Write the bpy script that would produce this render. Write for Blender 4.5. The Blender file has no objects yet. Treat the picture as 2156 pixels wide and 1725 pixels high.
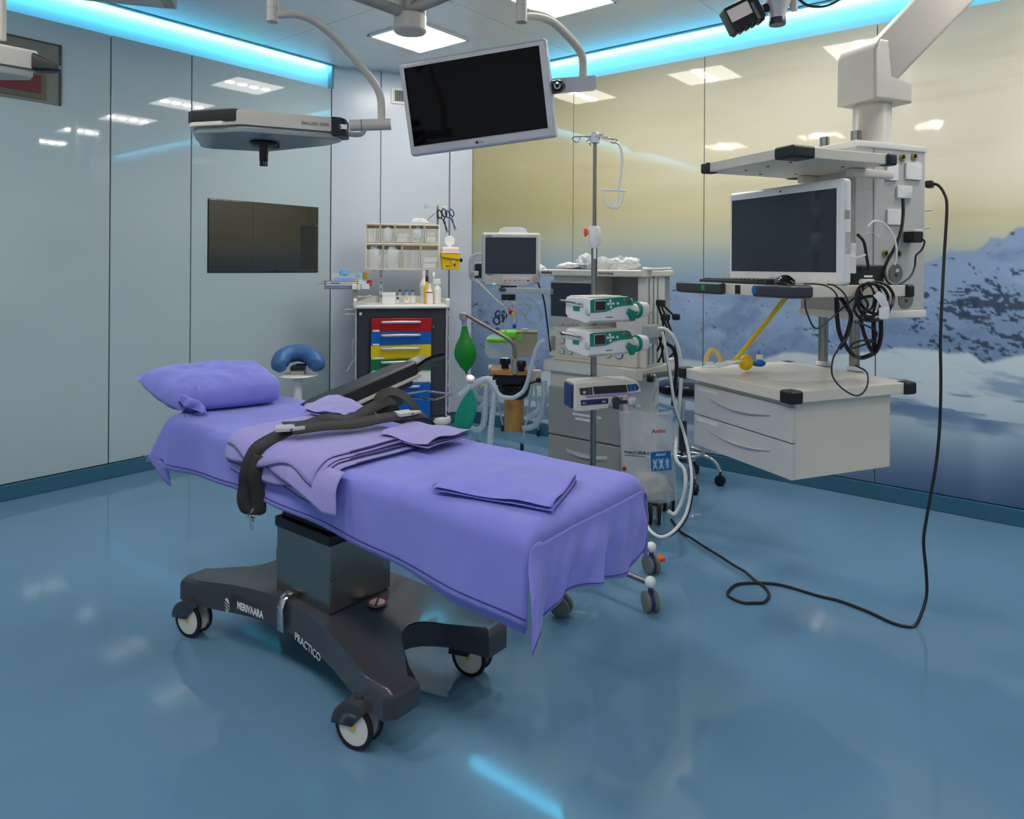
import bpy, bmesh, math, random
from mathutils import Vector as V, Matrix, noise
random.seed(7)
C = bpy.context.scene.collection
SC = bpy.context.scene
R = math.radians
# ------------------------------------------------------------------ camera, world, exposure
FPX, CX, CY, ROLL, EYE = 1489.0, 1078.0, 560.3, 0.0065, 1.4
A1 = R(38.49)
FW = (math.cos(A1), math.sin(A1)); RT = (math.sin(A1), -math.cos(A1))
cd = bpy.data.cameras.new('camera'); co = bpy.data.objects.new('camera', cd); C.objects.link(co)
cd.sensor_fit = 'HORIZONTAL'; cd.sensor_width = 36.0; cd.lens = FPX / 2156 * 36
cd.shift_x = 0.0; cd.shift_y = -(862.5 - CY) / 2156
cd.clip_start = 0.02
_r = V((RT[0], RT[1], 0)); _u = V((0, 0, 1)); _f = V((FW[0], FW[1], 0))
_r2 = _r * math.cos(ROLL) + _u * math.sin(ROLL); _u2 = _u * math.cos(ROLL) - _r * math.sin(ROLL)
co.matrix_world = Matrix(((_r2.x, _u2.x, -_f.x, 0), (_r2.y, _u2.y, -_f.y, 0), (_r2.z, _u2.z, -_f.z, EYE), (0, 0, 0, 1)))
SC.camera = co
w = bpy.data.worlds.new('world'); SC.world = w; w.use_nodes = True
w.node_tree.nodes['Background'].inputs[0].default_value = (0.5, 0.55, 0.6, 1)
w.node_tree.nodes['Background'].inputs[1].default_value = 0.1
SC.view_settings.view_transform = 'Standard'; SC.view_settings.look = 'None'
SC.view_settings.exposure = 0.0; SC.view_settings.gamma = 1.0; SC.view_settings.use_curve_mapping = False
LAMP = 23.0      # radiance of the ceiling luminaires
LED = 110.0      # radiance of the cyan LED strips
SC.cycles.max_bounces = 10; SC.cycles.diffuse_bounces = 5; SC.cycles.glossy_bounces = 5; SC.cycles.transmission_bounces = 8
SC.cycles.transparent_max_bounces = 12; SC.cycles.sample_clamp_indirect = 6.0; SC.cycles.caustics_refractive = False

# ------------------------------------------------------------------ where a photographed point stands in the room
def ray(px, py):
    dx, dy = px - CX, py - CY
    h = (dx - ROLL * dy) / FPX; v = (dy + ROLL * dx) / FPX
    return (FW[0] + RT[0] * h, FW[1] + RT[1] * h, -v)
def P(px, py, d=None, z=None, X=None, Y=None):
    r = ray(px, py)
    s = d if d is not None else (z - EYE) / r[2] if z is not None else X / r[0] if X is not None else Y / r[1]
    return V((r[0] * s, r[1] * s, EYE + r[2] * s))
def proj(x, y, z):
    d = x * FW[0] + y * FW[1]; r = x * RT[0] + y * RT[1]
    h = r / d * FPX; v = (EYE - z) / d * FPX; k = 1 + ROLL * ROLL
    return (CX + (h + ROLL * v) / k, CY + (v - ROLL * h) / k)
def cam(r, d, z=0.0): return V((RT[0] * r + FW[0] * d, RT[1] * r + FW[1] * d, z))
class Fr:                                    # local frame of a thing standing turned by th from the view's cross direction
    def __init__(s, o, th): s.o = V(o); s.a = R(th - 51.51); s.c = math.cos(s.a); s.s = math.sin(s.a)
    def W(s, x, y, z): return V((s.o[0] + s.c * x - s.s * y, s.o[1] + s.s * x + s.c * y, s.o[2] + z))
    def to(s, p):
        x, y = p[0] - s.o[0], p[1] - s.o[1]
        return V((s.c * x + s.s * y, -s.s * x + s.c * y, p[2] - s.o[2]))
    def L(s, px, py, x=None, y=None, z=None):
        r = ray(px, py); e = s.to((0, 0, EYE)); rl = (s.c * r[0] + s.s * r[1], -s.s * r[0] + s.c * r[1], r[2])
        i, val = (0, x) if x is not None else (1, y) if y is not None else (2, z)
        t = (val - e[i]) / rl[i]
        return V((e[0] + t * rl[0], e[1] + t * rl[1], e[2] + t * rl[2]))
    def D(s, px, py, d): return s.to(P(px, py, d=d))

# ------------------------------------------------------------------ materials
def lin(c):
    return tuple(((x / 255) / 12.92 if x / 255 <= 0.04045 else ((x / 255 + 0.055) / 1.055) ** 2.4) for x in c)
MATS = {}
def mat(name, rgb, rough=0.5, metal=0.0, spec=0.5, coat=0.0, trans=0.0, alpha=1.0, em=0.0, emc=None, var=0.04, vscale=6.0, bump=0.0, bscale=60.0, ior=1.45, sheen=0.0):
    m = bpy.data.materials.new(name); m.use_nodes = True; nt = m.node_tree; b = nt.nodes['Principled BSDF']
    c = lin(rgb) + (1,)
    tc = nt.nodes.new('ShaderNodeTexCoord')
    if var > 0:
        n = nt.nodes.new('ShaderNodeTexNoise'); n.inputs['Scale'].default_value = vscale; n.inputs['Detail'].default_value = 3
        nt.links.new(tc.outputs['Object'], n.inputs['Vector'])
        cr = nt.nodes.new('ShaderNodeValToRGB')
        cr.color_ramp.elements[0].position = 0.25; cr.color_ramp.elements[1].position = 0.75
        cr.color_ramp.elements[0].color = tuple(x * (1 - var) for x in c[:3]) + (1,)
        cr.color_ramp.elements[1].color = tuple(min(1, x * (1 + var)) for x in c[:3]) + (1,)
        nt.links.new(n.outputs['Fac'], cr.inputs['Fac']); nt.links.new(cr.outputs['Color'], b.inputs['Base Color'])
    else: b.inputs['Base Color'].default_value = c
    b.inputs['Roughness'].default_value = rough; b.inputs['Metallic'].default_value = metal
    b.inputs['Specular IOR Level'].default_value = spec; b.inputs['Coat Weight'].default_value = coat; b.inputs['Coat Roughness'].default_value = 0.03
    b.inputs['Transmission Weight'].default_value = trans; b.inputs['Alpha'].default_value = alpha; b.inputs['IOR'].default_value = ior
    if sheen: b.inputs['Sheen Weight'].default_value = sheen
    if em: 
        b.inputs['Emission Color'].default_value = (emc if emc else c[:3]) + (1,) if len(emc or c) == 3 else (emc or c)
        b.inputs['Emission Strength'].default_value = em
    if bump:
        n2 = nt.nodes.new('ShaderNodeTexNoise'); n2.inputs['Scale'].default_value = bscale; n2.inputs['Detail'].default_value = 4
        nt.links.new(tc.outputs['Object'], n2.inputs['Vector'])
        bp = nt.nodes.new('ShaderNodeBump'); bp.inputs['Strength'].default_value = bump; bp.inputs['Distance'].default_value = 0.004
        nt.links.new(n2.outputs['Fac'], bp.inputs['Height']); nt.links.new(bp.outputs['Normal'], b.inputs['Normal'])
    MATS[name] = m
    return m
m_floor = mat('glossy blue resin floor', (98, 136, 163), 0.06, var=0.06, vscale=1.3, spec=0.4)
m_base = mat('teal cove skirting', (52, 100, 124), 0.35)
m_glass = mat('pale enamelled glass wall panel', (176, 190, 194), 0.03, var=0.01, spec=0.6)
m_corner = mat('bluish white lacquered wall panel', (196, 204, 214), 0.25, var=0.01)
m_joint = mat('dark panel joint', (70, 66, 60), 0.6)
m_wallw = mat('white painted wall', (196, 203, 208), 0.5)
m_ceil = mat('satin blue grey ceiling panel', (222, 227, 232), 0.2, var=0.02, spec=0.8)
m_trimg = mat('grey ceiling trim', (128, 134, 140), 0.5)
m_ledback = mat('pale aqua recess lining', (168, 212, 226), 0.5, var=0)
m_led = mat('cyan led diffuser', (40, 200, 255), 0.5, em=LED, emc=(0.14, 0.74, 1.0), var=0)
m_lamp = mat('luminaire diffuser', (255, 250, 242), 0.5, em=LAMP * 0.42, emc=(1.0, 0.95, 0.88), var=0)
m_lampspot = mat('luminaire bright spot', (255, 250, 242), 0.5, em=LAMP * 7.4, emc=(1.0, 0.95, 0.88), var=0)
m_white = mat('white enamelled metal', (214, 209, 200), 0.35)
m_cream = mat('cream lacquered steel', (222, 213, 199), 0.3)
m_grey = mat('light grey plastic', (188, 186, 183), 0.4)
m_midgrey = mat('mid grey plastic', (158, 154, 148), 0.4)
m_offw = mat('off white plastic', (226, 222, 215), 0.35)
m_plw = mat('bright white plastic', (232, 231, 230), 0.3)
m_silver = mat('silver lacquer', (200, 198, 202), 0.3, metal=0.25)
m_steel = mat('brushed stainless steel', (150, 146, 140), 0.26, metal=1.0, bump=0.02, bscale=200)
m_chrome = mat('polished chrome', (225, 222, 218), 0.06, metal=1.0)
m_black = mat('black plastic', (26, 26, 28), 0.4)
m_blackg = mat('glossy black plastic', (14, 14, 16), 0.12)
m_rubber = mat('black rubber', (24, 23, 24), 0.55)
m_dark = mat('charcoal lacquer', (56, 56, 66), 0.35)
m_shell = mat('dark grey glossy shell', (64, 64, 70), 0.22, coat=0.15)
m_screen = mat('dark display glass', (8, 9, 12), 0.04, spec=0.2)
m_screen2 = mat('grey blue display glass', (48, 54, 66), 0.06)
m_tv = mat('black wall glass', (22, 23, 24), 0.03, spec=0.9, ior=1.6)
m_sheet = mat('violet blue cotton', (124, 124, 208), 0.8, var=0.05, vscale=14, bump=0.05, bscale=400, sheen=0.2)
m_sheet2 = mat('lavender cotton', (146, 138, 198), 0.8, var=0.05, vscale=14, bump=0.05, bscale=400, sheen=0.2)
m_hem = mat('dark violet piping', (50, 46, 105), 0.8)
m_strap = mat('black webbing', (48, 44, 42), 0.7, bump=0.15, bscale=500)
m_pad = mat('black vinyl pad', (26, 26, 30), 0.38)
m_red = mat('red lacquer', (170, 14, 16), 0.35)
m_blue = mat('blue lacquer', (10, 92, 176), 0.35)
m_yellow = mat('yellow lacquer', (226, 196, 10), 0.35)
m_green = mat('green lacquer', (10, 108, 62), 0.35)
m_teal = mat('teal keypad', (10, 134, 112), 0.35)
m_orange = mat('orange plastic', (236, 92, 34), 0.4)
m_navy = mat('navy plastic', (38, 58, 110), 0.4)
m_bluefoam = mat('blue vinyl cushion', (58, 100, 150), 0.45)
m_bag = mat('green rubber bag', (8, 132, 34), 0.4)
m_mint = mat('sea green latex', (22, 150, 120), 0.45)
m_lime = mat('lime green plastic', (120, 214, 60), 0.4)
m_amber = mat('amber plastic', (214, 156, 76), 0.15, alpha=0.82)
m_clear = mat('clear plastic', (235, 238, 238), 0.08, alpha=0.28, var=0)
m_film = mat('milky plastic film', (228, 228, 230), 0.25, alpha=0.40, var=0.03)
m_hose = mat('pale blue translucent hose', (208, 220, 236), 0.25, alpha=0.62)
m_hosew = mat('white hose', (226, 226, 226), 0.35)
m_cable = mat('black cable', (30, 26, 26), 0.45)
m_brown = mat('brown cable', (70, 40, 30), 0.45)
m_beige = mat('beige bin plastic', (244, 234, 210), 0.3)
m_paper = mat('white paper', (226, 226, 226), 0.7, var=0.06, vscale=40)
m_ivory = mat('ivory paper', (226, 218, 202), 0.7)
m_foil = mat('crumpled clear film', (236, 238, 240), 0.12, alpha=0.7, var=0.15, vscale=60, bump=0.6, bscale=50)
m_gold = mat('brass', (200, 160, 80), 0.25, metal=1)
m_yelt = mat('yellow rubber tube', (226, 190, 20), 0.4)
m_sharp = mat('sharps box yellow', (240, 190, 8), 0.35)
m_rose = mat('rose white plastic', (232, 214, 208), 0.4)
m_txtw = mat('white lettering', (222, 222, 222), 0.5, var=0)
m_txtd = mat('dark lettering', (50, 50, 56), 0.5, var=0)
m_txtr = mat('red lettering', (190, 30, 60), 0.5, var=0)
m_txtb = mat('blue print', (10, 104, 178), 0.5, var=0)
m_greenled = mat('green indicator', (40, 230, 130), 0.4, em=2.0, emc=(0.1, 0.9, 0.4), var=0)
m_arm = mat('warm grey lacquer', (190, 184, 174), 0.35)
m_lampunder = mat('frosted lamp glass', (146, 152, 150), 0.25)
m_redp = mat('dark red display', (104, 34, 42), 0.3)
m_khaki = mat('khaki grey metal', (116, 116, 106), 0.4)

# ------------------------------------------------------------------ mesh building
class M:
    def __init__(s): s.b = bmesh.new(); s.T = Matrix.Identity(4); s.wn = False
    def _new(s, vs):
        if s.T != Matrix.Identity(4):
            for v in vs: v.co = s.T @ v.co
    def box(s, c, d, bev=0.0, seg=2, rot=None):
        r = bmesh.ops.create_cube(s.b, size=1.0); vs = r['verts']
        for v in vs: v.co = V((v.co.x * d[0], v.co.y * d[1], v.co.z * d[2]))
        if bev > 0:
            s.wn = True
            es = list({e for v in vs for e in v.link_edges})
            g = bmesh.ops.bevel(s.b, geom=es, offset=min(bev, min(d) * 0.49), segments=seg, profile=0.5, affect='EDGES')
            vs = list({v for f in g['faces'] for v in f.verts} | {v for v in vs if v.is_valid})
            vs = s._island(vs)
        for v in vs:
            if rot is not None: v.co = rot @ v.co
            v.co += V(c)
        s._new(vs); return s
    def _island(s, vs):
        seen = set(vs); st = list(vs)
        while st:
            v = st.pop()
            for e in v.link_edges:
                o = e.other_vert(v)
                if o not in seen: seen.add(o); st.append(o)
        return list(seen)
    def span(s, a, b, bev=0.0, seg=2):
        a, b = V(a), V(b); return s.box((a + b) / 2, [abs(x) for x in (b - a)], bev, seg)
    def cyl(s, p, q, r, r2=None, n=24, caps=True):
        p, q = V(p), V(q); r2 = r if r2 is None else r2; ax = (q - p).normalized()
        rot = V((0, 0, 1)).rotation_difference(ax).to_matrix()
        rings = []
        for c, rr in ((p, r), (q, r2)):
            rings.append([s.b.verts.new(c + rot @ V((rr * math.cos(2 * math.pi * i / n), rr * math.sin(2 * math.pi * i / n), 0))) for i in range(n)])
        for i in range(n):
            j = (i + 1) % n; s.b.faces.new((rings[0][i], rings[0][j], rings[1][j], rings[1][i]))
        if caps:
            s.b.faces.new(rings[0][::-1]); s.b.faces.new(rings[1])
        s._new(rings[0] + rings[1]); return s
    def lathe(s, prof, o=(0, 0, 0), ax=(0, 0, 1), n=24, closed=False):
        rot = V((0, 0, 1)).rotation_difference(V(ax).normalized()).to_matrix(); o = V(o); rings = []
        for r, z in prof:
            if r < 1e-6: rings.append([s.b.verts.new(o + rot @ V((0, 0, z)))])
            else: rings.append([s.b.verts.new(o + rot @ V((r * math.cos(2 * math.pi * i / n), r * math.sin(2 * math.pi * i / n), z))) for i in range(n)])
        for a, b in zip(rings, rings[1:]):
            for i in range(n):
                j = (i + 1) % n
                q = [a[i % len(a)], a[j % len(a)], b[j % len(b)], b[i % len(b)]]
                q = [x for k, x in enumerate(q) if x not in q[:k]]
                if len(q) > 2: s.b.faces.new(q)
        if len(rings[0]) > 1 and not closed: s.b.faces.new(rings[0][::-1])
        if len(rings[-1]) > 1 and not closed: s.b.faces.new(rings[-1])
        s._new([v for r in rings for v in r]); return s
    def sph(s, c, r, n=20, rot=None):
        if not hasattr(r, '__len__'): r = (r, r, r)
        g = bmesh.ops.create_uvsphere(s.b, u_segments=n, v_segments=max(8, n // 2), radius=1.0)
        for v in g['verts']:
            p = V((v.co.x * r[0], v.co.y * r[1], v.co.z * r[2]))
            v.co = (rot @ p if rot is not None else p) + V(c)
        s._new(g['verts']); return s
    def tube(s, pts, r, n=8, sm=4, closed=False, caps=True, flat=None, up=None, n0=None):
        pts = [V(p) for p in pts]
        if sm > 1 and len(pts) > 2: pts = smooth(pts, sm, closed)
        m = len(pts); rings = []
        tan = []
        for i in range(m):
            a = pts[i - 1] if (i > 0 or closed) else pts[i]; b = pts[(i + 1) % m] if (i < m - 1 or closed) else pts[i]
            t = (b - a); tan.append(t.normalized() if t.length > 1e-9 else V((0, 0, 1)))
        nrm = tan[0].orthogonal().normalized() if up is None else (V(up) - tan[0] * V(up).dot(tan[0])).normalized()
        if n0 is not None: nrm = (V(n0) - tan[0] * V(n0).dot(tan[0])).normalized()
        for i in range(m):
            if i > 0:
                if up is None: nrm = (tan[i - 1].rotation_difference(tan[i]) @ nrm); nrm = (nrm - tan[i] * nrm.dot(tan[i])).normalized()
                else:
                    u = V(up) - tan[i] * V(up).dot(tan[i]); nrm = u.normalized() if u.length > 1e-4 else nrm
            bi = tan[i].cross(nrm); rr = r[i * len(r) // m] if hasattr(r, '__len__') else r
            if flat: prof = [(flat[0] / 2 * a, flat[1] / 2 * b) for a, b in ((-1, -1), (1, -1), (1, 1), (-1, 1))]
            else: prof = [(rr * math.cos(2 * math.pi * k / n), rr * math.sin(2 * math.pi * k / n)) for k in range(n)]
            rings.append([s.b.verts.new(pts[i] + bi * a + nrm * b) for a, b in prof])
        k = len(rings[0])
        for i in range(m if closed else m - 1):
            a, b = rings[i], rings[(i + 1) % m]
            for j in range(k): s.b.faces.new((a[j], a[(j + 1) % k], b[(j + 1) % k], b[j]))
        if caps and not closed: s.b.faces.new(rings[0][::-1]); s.b.faces.new(rings[-1])
        s._new([v for q in rings for v in q]); return s
    def prism(s, poly, z0, z1, bev=0.0, seg=2, Tm=None, topbev=False):
        lo = [s.b.verts.new((p[0], p[1], z0)) for p in poly]; hi = [s.b.verts.new((p[0], p[1], z1)) for p in poly]
        n = len(poly); fs = []
        for i in range(n): fs.append(s.b.faces.new((lo[i], lo[(i + 1) % n], hi[(i + 1) % n], hi[i])))
        ft = s.b.faces.new(hi); fb = s.b.faces.new(lo[::-1]); vs = lo + hi
        if bev > 0:
            s.wn = True
            es = list(ft.edges) + ([] if topbev else list(fb.edges))
            g = bmesh.ops.bevel(s.b, geom=es, offset=bev, segments=seg, profile=0.5, affect='EDGES')
            vs = s._island(list({v for f in g['faces'] for v in f.verts} | {v for v in vs if v.is_valid}))
        if Tm is not None:
            for v in vs: v.co = Tm @ v.co
        s._new(vs); return vs
    def grid(s, fn, nu, nv, wrapu=False):
        g = [[s.b.verts.new(fn(i / nu, j / nv)) for j in range(nv + 1)] for i in range(nu if wrapu else nu + 1)]
        for i in range(nu):
            a, b = g[i], g[(i + 1) % len(g)]
            for j in range(nv): s.b.faces.new((a[j], b[j], b[j + 1], a[j + 1]))
        s._new([v for q in g for v in q]); return g
    def obj(s, name, m, parent=None, ang=38, loc=None, rz=0.0, solid=0.0):
        bmesh.ops.recalc_face_normals(s.b, faces=s.b.faces)
        for f in s.b.faces: f.smooth = True
        a = R(ang)
        for e in s.b.edges:
            if len(e.link_faces) == 2 and e.calc_face_angle(0) > a: e.smooth = False
        me = bpy.data.meshes.new(name); s.b.to_mesh(me); s.b.free()
        me.materials.append(m)
        o = bpy.data.objects.new(name, me); C.objects.link(o)
        if parent is not None: o.parent = parent
        if loc is not None: o.location = loc
        o.rotation_euler = (0, 0, rz)
        if s.wn:
            k = o.modifiers.new('flat faces', 'WEIGHTED_NORMAL'); k.keep_sharp = True; k.weight = 100
        if solid:
            k = o.modifiers.new('thickness', 'SOLIDIFY'); k.thickness = solid; k.offset = -1
        return o
def smooth(pts, k, closed=False):
    out = []; n = len(pts)
    for i in range(n if closed else n - 1):
        p0 = pts[(i - 1) % n] if (i > 0 or closed) else pts[0] * 2 - pts[1]
        p1 = pts[i]; p2 = pts[(i + 1) % n]
        p3 = pts[(i + 2) % n] if (i + 2 < n or closed) else p2 * 2 - p1
        for j in range(k):
            t = j / k
            out.append(0.5 * ((2 * p1) + (p2 - p0) * t + (2 * p0 - 5 * p1 + 4 * p2 - p3) * t * t + (3 * p1 - p0 - 3 * p2 + p3) * t ** 3))
    if not closed: out.append(pts[-1])
    return out
def tag(o, label=None, cat=None, group=None, kind=None):
    if label: o['label'] = label
    if cat: o['category'] = cat
    if group: o['group'] = group
    if kind: o['kind'] = kind
    return o
def thing(name, label, cat, loc=(0, 0, 0), rz=0.0, group=None):
    o = bpy.data.objects.new(name, None); C.objects.link(o); o.empty_display_size = 0.1
    o.location = loc; o.rotation_euler = (0, 0, rz); return tag(o, label, cat, group)
def fthing(name, label, cat, fr, group=None): return thing(name, label, cat, fr.o, fr.a, group)
def struct(m, name, mt, parent=None, **k):
    o = m.obj(name, mt, parent, **k)
    if parent is None: o['kind'] = 'structure'
    return o
def copytree(o):
    r = o.copy(); C.objects.link(r)
    for ch in list(o.children):
        c = ch.copy(); C.objects.link(c); c.parent = r
        for g in list(ch.children):
            d = g.copy(); C.objects.link(d); d.parent = c
    return r
def text(s, size, parent, o, xdir, up, m, name='lettering', ext=0.0004, align='LEFT', sx=1.0, bold=0.0):
    cu = bpy.data.curves.new(name, 'FONT'); cu.body = s; cu.size = size; cu.extrude = ext; cu.align_x = align; cu.offset = bold; cu.resolution_u = 3
    ob = bpy.data.objects.new(name, cu); C.objects.link(ob); ob.parent = parent
    x = V(xdir).normalized(); y = V(up); y = (y - x * y.dot(x)).normalized(); zz = x.cross(y); o = V(o)
    ob.matrix_local = Matrix(((x.x * sx, y.x, zz.x, o.x), (x.y * sx, y.y, zz.y, o.y), (x.z * sx, y.z, zz.z, o.z), (0, 0, 0, 1)))
    cu.materials.append(m); TEXTS.append((ob, parent, m)); return ob
TEXTS = []
def finish_texts():                                   # lettering becomes plain meshes
    bpy.context.view_layer.update(); dg = bpy.context.evaluated_depsgraph_get()
    for ob, par, m in TEXTS:
        me = bpy.data.meshes.new_from_object(ob.evaluated_get(dg)); ml = ob.matrix_local.copy()
        me.materials.clear(); me.materials.append(m); bpy.data.objects.remove(ob)
        o = bpy.data.objects.new('lettering', me); C.objects.link(o); o.parent = par; o.matrix_local = ml

# ------------------------------------------------------------------ the room
CEIL = 3.075; PT = 2.885; YL = 4.91; XM = 4.737; AX, BY = 3.715, 4.25
X0, Y0 = -1.7, -2.7
struct(M().span((X0 - .1, Y0 - .1, -.1), (5.0, 5.2, 0)), 'floor', m_floor)
# left wall: backing with glass panels standing proud, LED recess above them
wl = struct(M().span((X0, YL + .052, 0), (AX + .35, YL + .17, 3.25)), 'wall_left', m_ledback)
seams = [X0, -.43, .77, 1.972, 2.51, AX]
for a, b in zip(seams, seams[1:]):
    struct(M().span((a + .004, YL, .1), (b - .004, YL + .02, PT), .0015, 1), 'wall_panel', m_glass, wl)
struct(M().span((X0, YL + .02, .1), (AX, YL + .05, PT - .004)), 'panel_joint', m_joint, wl)
struct(M().span((X0, YL - .012, 0), (AX, YL + .05, .094), .006), 'baseboard_left', m_base)
# mural wall
wm = struct(M().span((XM + .052, Y0, 0), (XM + .17, BY + .12, 3.25)), 'wall_right', m_ledback)
struct(M().span((XM + .02, Y0, .1), (XM + .05, BY, PT - .004)), 'panel_joint', mat('beige panel joint', (176, 168, 150), .6), wm)
struct(M().span((XM - .012, Y0, 0), (XM + .05, BY, .094), .006), 'baseboard_right', m_base)
# angled corner wall
fc = Fr((AX, YL, 0), 0); fc.a = math.atan2(BY - YL, XM - AX); fc.c = math.cos(fc.a); fc.s = math.sin(fc.a)
CL = math.hypot(BY - YL, XM - AX)
wc = struct(M().span((-.02, .03, 0), (CL + .02, .12, 3.25)), 'wall_corner', m_joint, loc=fc.o, rz=fc.a)
cs = [0, .3414 * CL, .841 * CL, CL]
for a, b in zip(cs, cs[1:]):
    dz = 0.03 if b == CL else 0.0
    struct(M().span((a + .003, -dz, .1), (b - .003 + dz * .4, .03, CEIL), .0015, 1), 'wall_panel', m_corner, wc)
struct(M().span((0, -.012, 0), (CL, .03, .094), .006), 'baseboard_corner', m_base, loc=fc.o, rz=fc.a)
# vent on the corner wall
vt = fthing('air_vent', 'small square vent with dark slats high on the corner wall', 'vent', fc)
a = fc.L(818, 188, y=0); b = fc.L(872, 225, y=0)
struct(M().span((a.x, -.012, b.z), (b.x, -.001, a.z), .003), 'frame', m_offw, vt)
a2 = fc.L(826, 194, y=0); b2 = fc.L(866, 219, y=0)
struct(M().span((a2.x, -.014, b2.z), (b2.x, -.011, a2.z)), 'backing', m_black, vt)
for i in range(8):
    x = a2.x + (b2.x - a2.x) * (i + .5) / 8
    struct(M().box((x, -.018, (a2.z + b2.z) / 2), (.004, .008, a2.z - b2.z)), 'slat', m_midgrey, vt)
# walls behind the camera
struct(M().span((X0 - .1, Y0, 0), (X0, YL + .05, 3.25)), 'wall_rear', m_wallw)
struct(M().span((X0, Y0 - .1, 0), (XM + .05, Y0, 3.25)), 'wall_front', m_wallw)
# ceiling: panels with open joints under a slab
ce = struct(M().span((X0 - .1, Y0 - .1, 3.14), (5.0, 5.2, 3.24)), 'ceiling', m_joint)
gx = [X0, -.55, .65, 1.85, 3.05, 4.685]; gy = [Y0, -1.75, -.55, .65, 1.85, 3.10, 4.86]
for i in range(5):
    for j in range(6):
        m = M(); x0, x1, y0, y1 = gx[i] + .0015, gx[i + 1] - .0015, gy[j] + .0015, gy[j + 1] - .0015
        if i == 4 and j == 5:
            # clipped by the corner wall
            poly = [(x0, y0), (x1, y0), (x1, 4.272), (4.80, 4.272), (4.80, 5.0), (3.742, 5.0), (3.742, y1), (x0, y1)]
            m.prism(poly, CEIL, 3.14)
        else: m.span((x0, y0, CEIL), (x1, y1, 3.14), .001, 1)
        struct(m, 'ceiling_panel', m_ceil, ce)
struct(M().span((X0, 4.86, CEIL - .006), (3.72, 4.90, 3.14), .003), 'trim_1', m_trimg)
struct(M().span((4.685, Y0, CEIL - .006), (4.727, 4.27, 3.14), .003), 'trim_2', m_trimg)
struct(M().span((3.715, 4.90, PT), (3.74, 5.0, 3.14)), 'trim_3', m_trimg)
struct(M().span((4.727, 4.25, PT), (4.80, 4.27, 3.14)), 'trim_4', m_trimg)
def led(a, b, inward, label):                        # tilted strip behind the ceiling lip, washing down the recess lining
    a, b, q = V(a), V(b), V(inward); m = M()
    c = [a, b, b + V((0, 0, .022)), a + V((0, 0, .022))]
    m.b.faces.new([m.b.verts.new(p) for p in c]); o = tag(m.obj('led_strip', m_led), label, 'light'); m2 = M()
    m2.tube([(a - q * .002 + V((0, 0, .011))), (b - q * .002 + V((0, 0, .011)))], 1, flat=(.003, .022) if abs(q.x) < .5 else (.003, .022), n0=(0, 0, 1), sm=1); m2.obj('carrier', m_trimg, o)
    return o
l1_ = led((X0, 4.9045, 3.080), (3.70, 4.9045, 3.080), (0, 1, 0), 'cyan glowing light strip along the top of the left glass wall')
gx_ = P(512, 118, Y=4.95).x; M().span((gx_ - .010, 4.905, 3.082), (gx_ + .010, 4.908, 3.100)).obj('green_diode', mat('green diode', (20, 255, 120), .5, em=200, emc=(.0, 1.0, .35), var=0), l1_)
led((4.7315, 4.24, 3.080), (4.7315, Y0, 3.080), (1, 0, 0), 'cyan glowing light strip along the top of the mountain mural wall')

# ceiling luminaires
def luminaire(x, y, label, group=None):
    t = thing('ceiling_light', label, 'ceiling light', (x, y, CEIL), 0, group); h = .255
    m = M()
    for sx, sy, dx, dy in ((0, 1, h + .012, .012), (0, -1, h + .012, .012), (1, 0, .012, h), (-1, 0, .012, h)):
        m.box((sx * h, sy * h, -.006), (2 * dx if sx == 0 else .024, 2 * dy if sy == 0 else .024, .014))
    m.obj('frame', m_plw, t)
    M().box((0, 0, -.004), (2 * h - .02, 2 * h - .02, .006)).obj('diffuser', m_lamp, t)
    for k in range(4):
        M().cyl((-.18 + .12 * k, 0, -.007), (-.18 + .12 * k, 0, -.010), .04, n=16).obj('lamp_bulb', m_lampspot, t)
    return t
for x in (3.63, .03):
    for y in (3.77, 2.52, 1.25, 0.0, -1.25):
        if (x, y) == (3.63, 3.77): luminaire(x, y, 'square ceiling light partly hidden by the grey ceiling tube')
        elif (x, y) == (3.63, 2.52): luminaire(x, y, 'square ceiling light cut by the top edge above the hanging screen')
        else: luminaire(x, y, 'square ceiling light seen only as a reflection in the glossy wall panels', 'ceiling lights outside the frame')

# wall display, framed recess
tv = thing('wall_display', 'flat black display glass set into the left wall', 'screen', (3.11, YL, 1.6))
M().box((0, -.004, .006), (.945, .008, .53), .002).obj('glass', m_tv, tv)
M().box((0, -.001, .006), (.955, .004, .54)).obj('frame', m_black, tv)
cl = thing('wall_display', 'grey framed panel with a dark red screen high on the left wall', 'display', (1.40, YL, 2.55))
M().span((-.285, -.006, -.178), (.275, 0, .192), .002).obj('panel', m_khaki, cl)
M().span((-.20, -.012, -.16), (.20, -.005, .0), .002).obj('bezel', mat('olive bezel', (88, 90, 70), .4), cl)
M().span((-.175, -.015, -.125), (.172, -.010, -.018), .001).obj('screen', m_redp, cl)
mm = M(); mm.span((.270, -.012, -.178), (.282, .0, .192)); mm.span((-.285, -.012, .186), (.282, 0, .194)); mm.obj('edge', m_joint, cl)
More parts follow.
